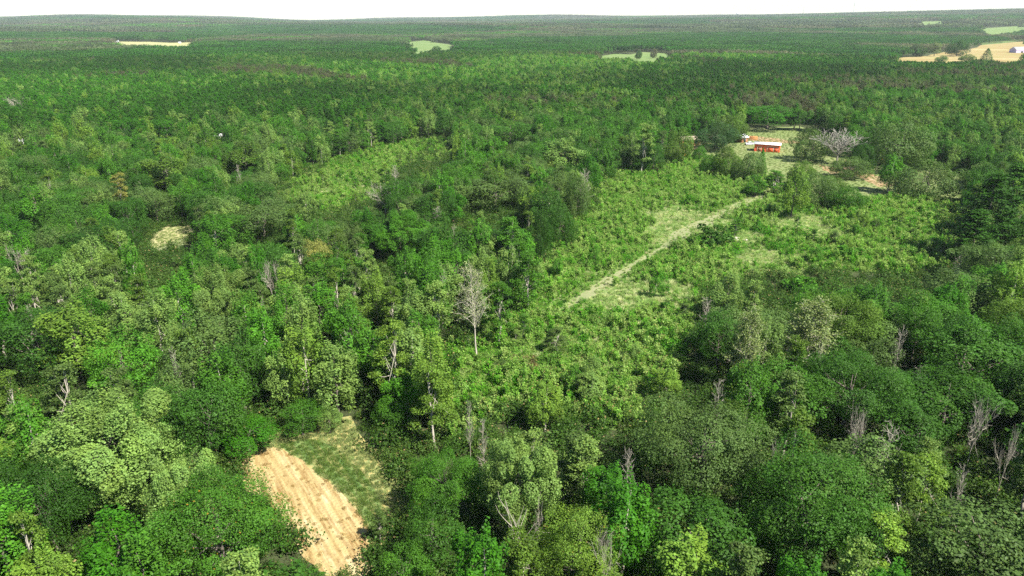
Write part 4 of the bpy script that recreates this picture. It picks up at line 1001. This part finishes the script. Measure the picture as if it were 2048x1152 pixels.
def gable(name, label, cat, px, py, L, D, h, rh, rz, wall, roofm, doors=(), trim=True, scale=1.0, windows=()):
    """Gabled building: long side L along local x faces -y; ridge along x."""
    gx_, gy_, gz_ = on_ground(px, py); t = thing(name, label, cat, (gx_, gy_, gz_), rz)
    b = MB(); x0, x1, y0, y1 = -L/2, L/2, 0.0, D
    for q in ([(x0,y0,-.3),(x1,y0,-.3),(x1,y0,h),(x0,y0,h)], [(x1,y1,-.3),(x0,y1,-.3),(x0,y1,h),(x1,y1,h)], [(x1,y0,-.3),(x1,y1,-.3),(x1,y1,h),(x1,y0,h)], [(x0,y1,-.3),(x0,y0,-.3),(x0,y0,h),(x0,y1,h)],
              [(x1,y0,h),(x1,y1,h),(x1,D/2+.01,h+rh),(x1,D/2-.01,h+rh)], [(x0,y1,h),(x0,y0,h),(x0,D/2-.01,h+rh),(x0,D/2+.01,h+rh)]): b.quad(*q)
    part('wall', b, wall, t)
    r = MB(); o = .45; th = .14; k = rh/(D/2)
    for s in (0, 1):
        ya, yb = (y0-o, D/2) if s == 0 else (y1+o, D/2); za, zb = h-o*k+.06, h+rh+.06
        v = [(x0-o,ya,za),(x1+o,ya,za),(x1+o,yb,zb),(x0-o,yb,zb)]; v2 = [(a_, c_, d_+th) for a_, c_, d_ in v]
        r.indexed(v+v2, [(3,2,1,0),(4,5,6,7),(0,1,5,4),(1,2,6,5),(2,3,7,6),(3,0,4,7)] if s == 0 else [(0,1,2,3),(7,6,5,4),(4,5,1,0),(5,6,2,1),(6,7,3,2),(7,4,0,3)])
    n = int(L/.6)
    for i in range(n+1):                                           # standing seams
        xa = x0-o+(L+2*o)*i/n
        for ya, za, yb, zb in ((y0-o, h-o*k+.06+th, D/2, h+rh+.06+th), (y1+o, h-o*k+.06+th, D/2, h+rh+.06+th)):
            r.tube([(xa, ya, za+.01), (xa, yb, zb+.01)], [.03, .03], 4)
    part('roof', r, roofm, t)
    for (xa, xb, hd, dm) in doors:
        d = MB(); d.box(xa, xb, -.07, -.003, 0, hd); dr = part('door', d, dm, t)
        if trim:
            f = MB()
            for a_, b_, c_, e_ in ((xa-.12, xa-.003, 0, hd), (xb+.003, xb+.12, 0, hd), (xa-.12, xb+.12, hd+.003, hd+.14)): f.box(a_, b_, -.1, -.003, c_, e_)
            part('frame', f, M_TRIM, dr)
    for (xa, xb, za, zb) in windows:
        d = MB(); d.box(xa, xb, -.05, -.003, za, zb); part('window', d, M_GLASS, t)
    return t
gable('red_barn', 'long red barn with white tin roof at the back of the farm yard', 'barn', 1533, 304, 11.5, 5.2, 3.5, .55, math.radians(-22), M_RED, M_TIN, doors=((-4.3,-2.6,2.2,M_BROWN), (.2,2.9,2.5,M_RED), (3.2,4.9,2.5,M_RED)))
gable('white_shed', 'small white-roofed brown shed beside the white car, half under the blue-green oak', 'shed', 1489, 285, 5.0, 5.0, 2.5, 1.3, math.radians(35), M_BROWN, M_TIN, doors=((-.8,.8,2.0,M_DARK),))
gable('yard_house', 'low building with pale roof among leafy trees beside the orange tarpaulin', 'house', 1381, 291, 9.0, 7.0, 2.8, 1.2, math.radians(12), M_BROWN, plain('sandy_roof', (.42,.34,.25), .8), doors=((-.6,.5,2.1,M_BROWN),), windows=((-3.5,-2.2,1,2.1), (2,3.3,1,2.1)))
gable('white_trailer', 'white trailer home glimpsed through trees far beyond the small field', 'trailer', 444, 283, 8.0, 3.6, 2.8, .6, math.radians(20), M_WHITE, M_TIN, doors=((-.5,.5,2.1,M_BROWN),), windows=((-3.2,-2,1.1,2.1), (1.6,2.9,1.1,2.1)))
gable('white_trailer', 'shorter white roofed trailer beside the long one, half hidden by trees', 'trailer', 431, 281, 5.0, 3.4, 2.6, .7, math.radians(-30), M_WHITE, M_TIN, windows=((-1.6,-.6,1.1,2.0),))
gable('white_shed', 'pale shed roof glimpsed through dark trees at the photo\'s edge', 'shed', 42, 292, 6.0, 4.0, 2.4, .9, math.radians(-35), M_WHITE, M_TIN, doors=((-.6,.6,2.1,M_BROWN),))
gable('grey_carport', 'grey-roofed carport behind the wide low oak at the end of the yard', 'carport', 1914, 332, 7.0, 5.0, 2.4, .8, math.radians(10), M_BROWN, M_GREY, doors=((-2.6,2.6,2.0,M_DARK),))
gable('farm_house', 'far white farmhouse at the end of the tan strip', 'house', 234, 87, 10, 7, 4.5, 3.0, math.radians(25), M_WHITE, M_GREY, windows=((-4,-2.6,1,2.4), (2.6,4,1,2.4)), doors=((-.8,.8,2.2,M_BROWN),))
gable('white_tent', 'tiny white peaked tent on the far tan strip', 'tent', 360, 87, 6, 6, 2.0, 2.0, math.radians(40), M_WHITE, M_WHITE)
gable('poultry_house', 'long lilac-sided house with white roof on the far sandy field', 'farm building', 2052, 106, 46, 15, 6.0, 4.5, math.radians(14), M_LILAC, M_WHITE, doors=((-12,-7,3.6,M_DARK), (6,10,3.6,M_DARK)))
gable('far_house', 'distant pale-roofed house among hazy trees', 'house', 1137, 62, 26, 12, 5.0, 4.0, 0.1, M_WHITE, M_TIN, windows=((-8,-5,1.2,3), (5,8,1.2,3)))
# the car by the shed
def car(label, px, py, rz, body, m):
    gx_, gy_, gz_ = on_ground(px, py); t = thing('parked_car', label, 'car', (gx_, gy_, gz_+.01), rz); b = MB()
    prof = [(-2.1,.35),(-2.15,.8),(-1.95,.98),(-1.2,1.05),(-.55,1.48),(.9,1.5),(1.55,1.08),(2.05,.95),(2.15,.6),(2.1,.35)]
    for s in (-1, 1):
        for i in range(len(prof)-1):
            pass
    n = len(prof); V = [(a_, -.85, c_) for a_, c_ in prof]+[(a_, .85, c_) for a_, c_ in prof]
    F = [(i, i+1, n+i+1, n+i) for i in range(n-1)]+[(n-1, 0, n, 2*n-1)]
    b.indexed(V, F)
    for o_ in (0, n):
        for a_, c_, d_, e_ in ((0,1,8,9), (1,2,7,8), (2,3,6,7), (3,4,5,6)): b.indexed([V[o_+q] for q in (a_, c_, d_, e_)], [(0, 1, 2, 3)])
    part('body', b, m, t)
    for s in (-.86, .86):
        g = MB(); g.indexed([(-1.0,s,1.08),(-.5,s,1.42),(.85,s,1.44),(1.35,s,1.09)], [(0,1,2,3)]); part('window', g, M_GLASS, t)
    g = MB(); g.indexed([(-1.24,-.72,1.06),(-1.24,.72,1.06),(-.62,.68,1.46),(-.62,-.68,1.46)], [(0,1,2,3)]); part('windscreen', g, M_GLASS, t)
    for a_ in (-1.3, 1.3):
        for s in (-.85, .68):
            g = MB(); g.tube([(a_, s, .33), (a_, s+.2, .33)], [.33, .33], 12)
            for yy in (s, s+.2):
                for q in range(0, 12, 2): 
                    c0, c1, c2 = [(a_+.33*math.cos(z_), yy, .33+.33*math.sin(z_)) for z_ in (q*math.pi/6, (q+1)*math.pi/6, (q+2)*math.pi/6)]; g.quad((a_, yy, .33), c0, c1, c2)
            part('wheel', g, M_TYRE, t)
    return t
car('white car parked between the small shed and the red barn', 1499, 290, math.radians(8), None, M_CAR)
# red tractor
gx_, gy_, gz_ = on_ground(1757, 329); t = thing('red_tractor', 'small red tractor parked in shade behind the bright yard tree', 'tractor', (gx_, gy_, gz_), math.radians(160))
b = MB(); b.box(-.2, 1.9, -.42, .42, .75, 1.45); b.box(-1.1, -.21, -.5, .5, .6, 1.2); part('body', b, plain('red_tractor_paint', (.72, .05, .02), .4), t)
b = MB()
for a_, s in ((-1.2, -.5), (-1.2, .5), (-.1, -.5), (-.1, .5)): b.tube([(a_, s, 1.2), (a_, s*.9, 2.35)], [.05, .05], 5)
part('frame', b, M_STEEL, t); b = MB(); b.box(-1.35, .1, -.62, .62, 2.352, 2.45); part('roof', b, M_ORANGE, t); b = MB(); b.box(-.95, -.45, -.25, .25, 1.202, 1.4); b.box(-1.05, -.952, -.25, .25, 1.202, 1.8); part('seat', b, M_TYRE, t)
for a_, s, r_ in ((-.8, -.95, .75), (-.8, .55, .75), (1.4, -.75, .42), (1.4, .48, .42)):
    g = MB(); g.tube([(a_, s, r_), (a_, s+.06, r_), (a_, s+.34, r_), (a_, s+.4, r_)], [r_*.55, r_, r_, r_*.55], 14); part('wheel', g, M_TYRE, t)
# timber pen
gx_, gy_, gz_ = on_ground(1507, 280); t = thing('wooden_pen', 'orange-brown timber pen at the back of the yard behind the white car', 'pen', (gx_, gy_, gz_), math.radians(-8))
for i in range(5):
    for s in (0, 1.8): b = MB(); b.box(-1.9+.95*i-.07, -1.9+.95*i+.07, s-.07, s+.07, -.1, 1.75); part('post', b, M_WOOD, t)
for z_ in (.4, .8, 1.2, 1.6):
    for s in (-.12, 1.92): b = MB(); b.box(-2.0, 2.0, s-.04, s+.04, z_-.11, z_+.11); part('rail', b, M_WOOD, t)
# orange tarpaulin over a heap
gx_, gy_, gz_ = on_ground(1371, 314); b = MB(); n = 14; V=[]; F=[]
for i in range(n+1):
    for j in range(n+1):
        a_, c_ = (i/n-.5)*3.0, (j/n-.5)*2.4; e = max(0, 1-max(abs(a_)/1.5, abs(c_)/1.2)); V.append((a_, c_, 1.5*e**.6+.06*math.sin(a_*5)*math.cos(c_*6)+.06))
for i in range(n):
    for j in range(n): q = i*(n+1)+j; F.append((q, q+n+1, q+n+2, q+1))
b.indexed(V, F); o = obj('tarpaulin', b.mesh('tarpaulin', [M_ORANGE])); o.location = (gx_, gy_, gz_); o['label'] = 'orange tarpaulin draped over a heap among the yard trees'; o['category'] = 'tarpaulin'
# rubble by the cedars
gx_, gy_ = gp(1474, 480); b = MB()
for i in range(26):
    c = np.array([rng.normal()*1.6, rng.normal()*1.0, .1]); k = rng.uniform(.15, .5); d = np.array([(-1,-1,-1),(1,-1,-1),(1,1,-1),(-1,1,-1),(-1,-1,1),(1,-1,1),(1,1,1),(-1,1,1)])*k*rng.uniform(.5, 1.1, (8, 3))
    b.indexed(d+c, [(0,3,2,1),(4,5,6,7),(0,1,5,4),(1,2,6,5),(2,3,7,6),(3,0,4,7)])
o = obj('rubble', b.mesh('rubble', [M_STONE]), kind='stuff', label='pale heap of broken rubble beside the low green cedar'); o.location = (gx_, gy_, 0)
# horizon: water tower and two masts
gx_, gy_, gz_ = on_ground(1475, 34); t = thing('water_tower', 'white water tower standing on the hazy horizon', 'water tower', (gx_, gy_, gz_)); f = math.hypot(gx_, gy_)/FPX
hT = 5.5*f; b = MB(); k = 12; zz = [math.pi*(i/k-.5) for i in range(k+1)]; b.tube([(0, 0, hT+2.0*f*math.sin(q)) for q in zz], [max(.05, 2.6*f*math.cos(q)) for q in zz], 18); part('tank', b, M_WHITE, t)
for i in range(6): b = MB(); a_ = i*math.pi/3; b.tube([(2.2*f*math.cos(a_), 2.2*f*math.sin(a_), -1), (2.0*f*math.cos(a_), 2.0*f*math.sin(a_), hT-.7*f)], [.25*f, .25*f], 6); part('leg', b, M_WHITE, t)
for px_, py_, top_, lab in ((1706, 30, 2, 'tall lattice radio mast on the horizon'), (1606, 32, 14, 'shorter faint radio mast on the horizon')):
    gx_, gy_, gz_ = on_ground(px_, py_); f = math.hypot(gx_, gy_)/FPX; H = (py_-top_)*f; t = thing('radio_mast', lab, 'mast', (gx_, gy_, gz_), 0, 'radio masts on the horizon'); b = MB(); wd = .35*f
    for i in range(3): a_ = i*2.094; b.tube([(wd*math.cos(a_), wd*math.sin(a_), -1), (wd*.6*math.cos(a_), wd*.6*math.sin(a_), H)], [.14*f, .12*f], 4)
    for q in range(24):
        z_ = H*q/24
        for i in range(3): a_ = i*2.094; c_ = a_+2.094; b.tube([(wd*.9*math.cos(a_), wd*.9*math.sin(a_), z_), (wd*.9*math.cos(c_), wd*.9*math.sin(c_), z_+H/24)], [.05*f, .05*f], 4)
    part('lattice', b, M_STEEL, t); b = MB(); b.tube([(0, 0, H), (0, 0, H*1.06)], [.08*f, .05*f], 5); part('antenna', b, M_STEEL, t)

# ------------------------------------------------------------------ haze: one closed box of thin air round the whole scene
b = MB(); b.box(-9600, 9600, -400, 12400, -2.0, 300.0)
m = bpy.data.materials.new('haze'); m.use_nodes = True; N, L = m.node_tree.nodes, m.node_tree.links; N.clear()
ou = N.new('ShaderNodeOutputMaterial'); pv = N.new('ShaderNodeVolumePrincipled'); pv.inputs['Color'].default_value = (.80, .90, 1.0, 1); pv.inputs['Density'].default_value = 4.2e-5; pv.inputs['Anisotropy'].default_value = 0.0
L.new(pv.outputs[0], ou.inputs['Volume'])
obj('haze', b.mesh('haze', [m]), kind='stuff', label='thin blue haze in the air over the forest')
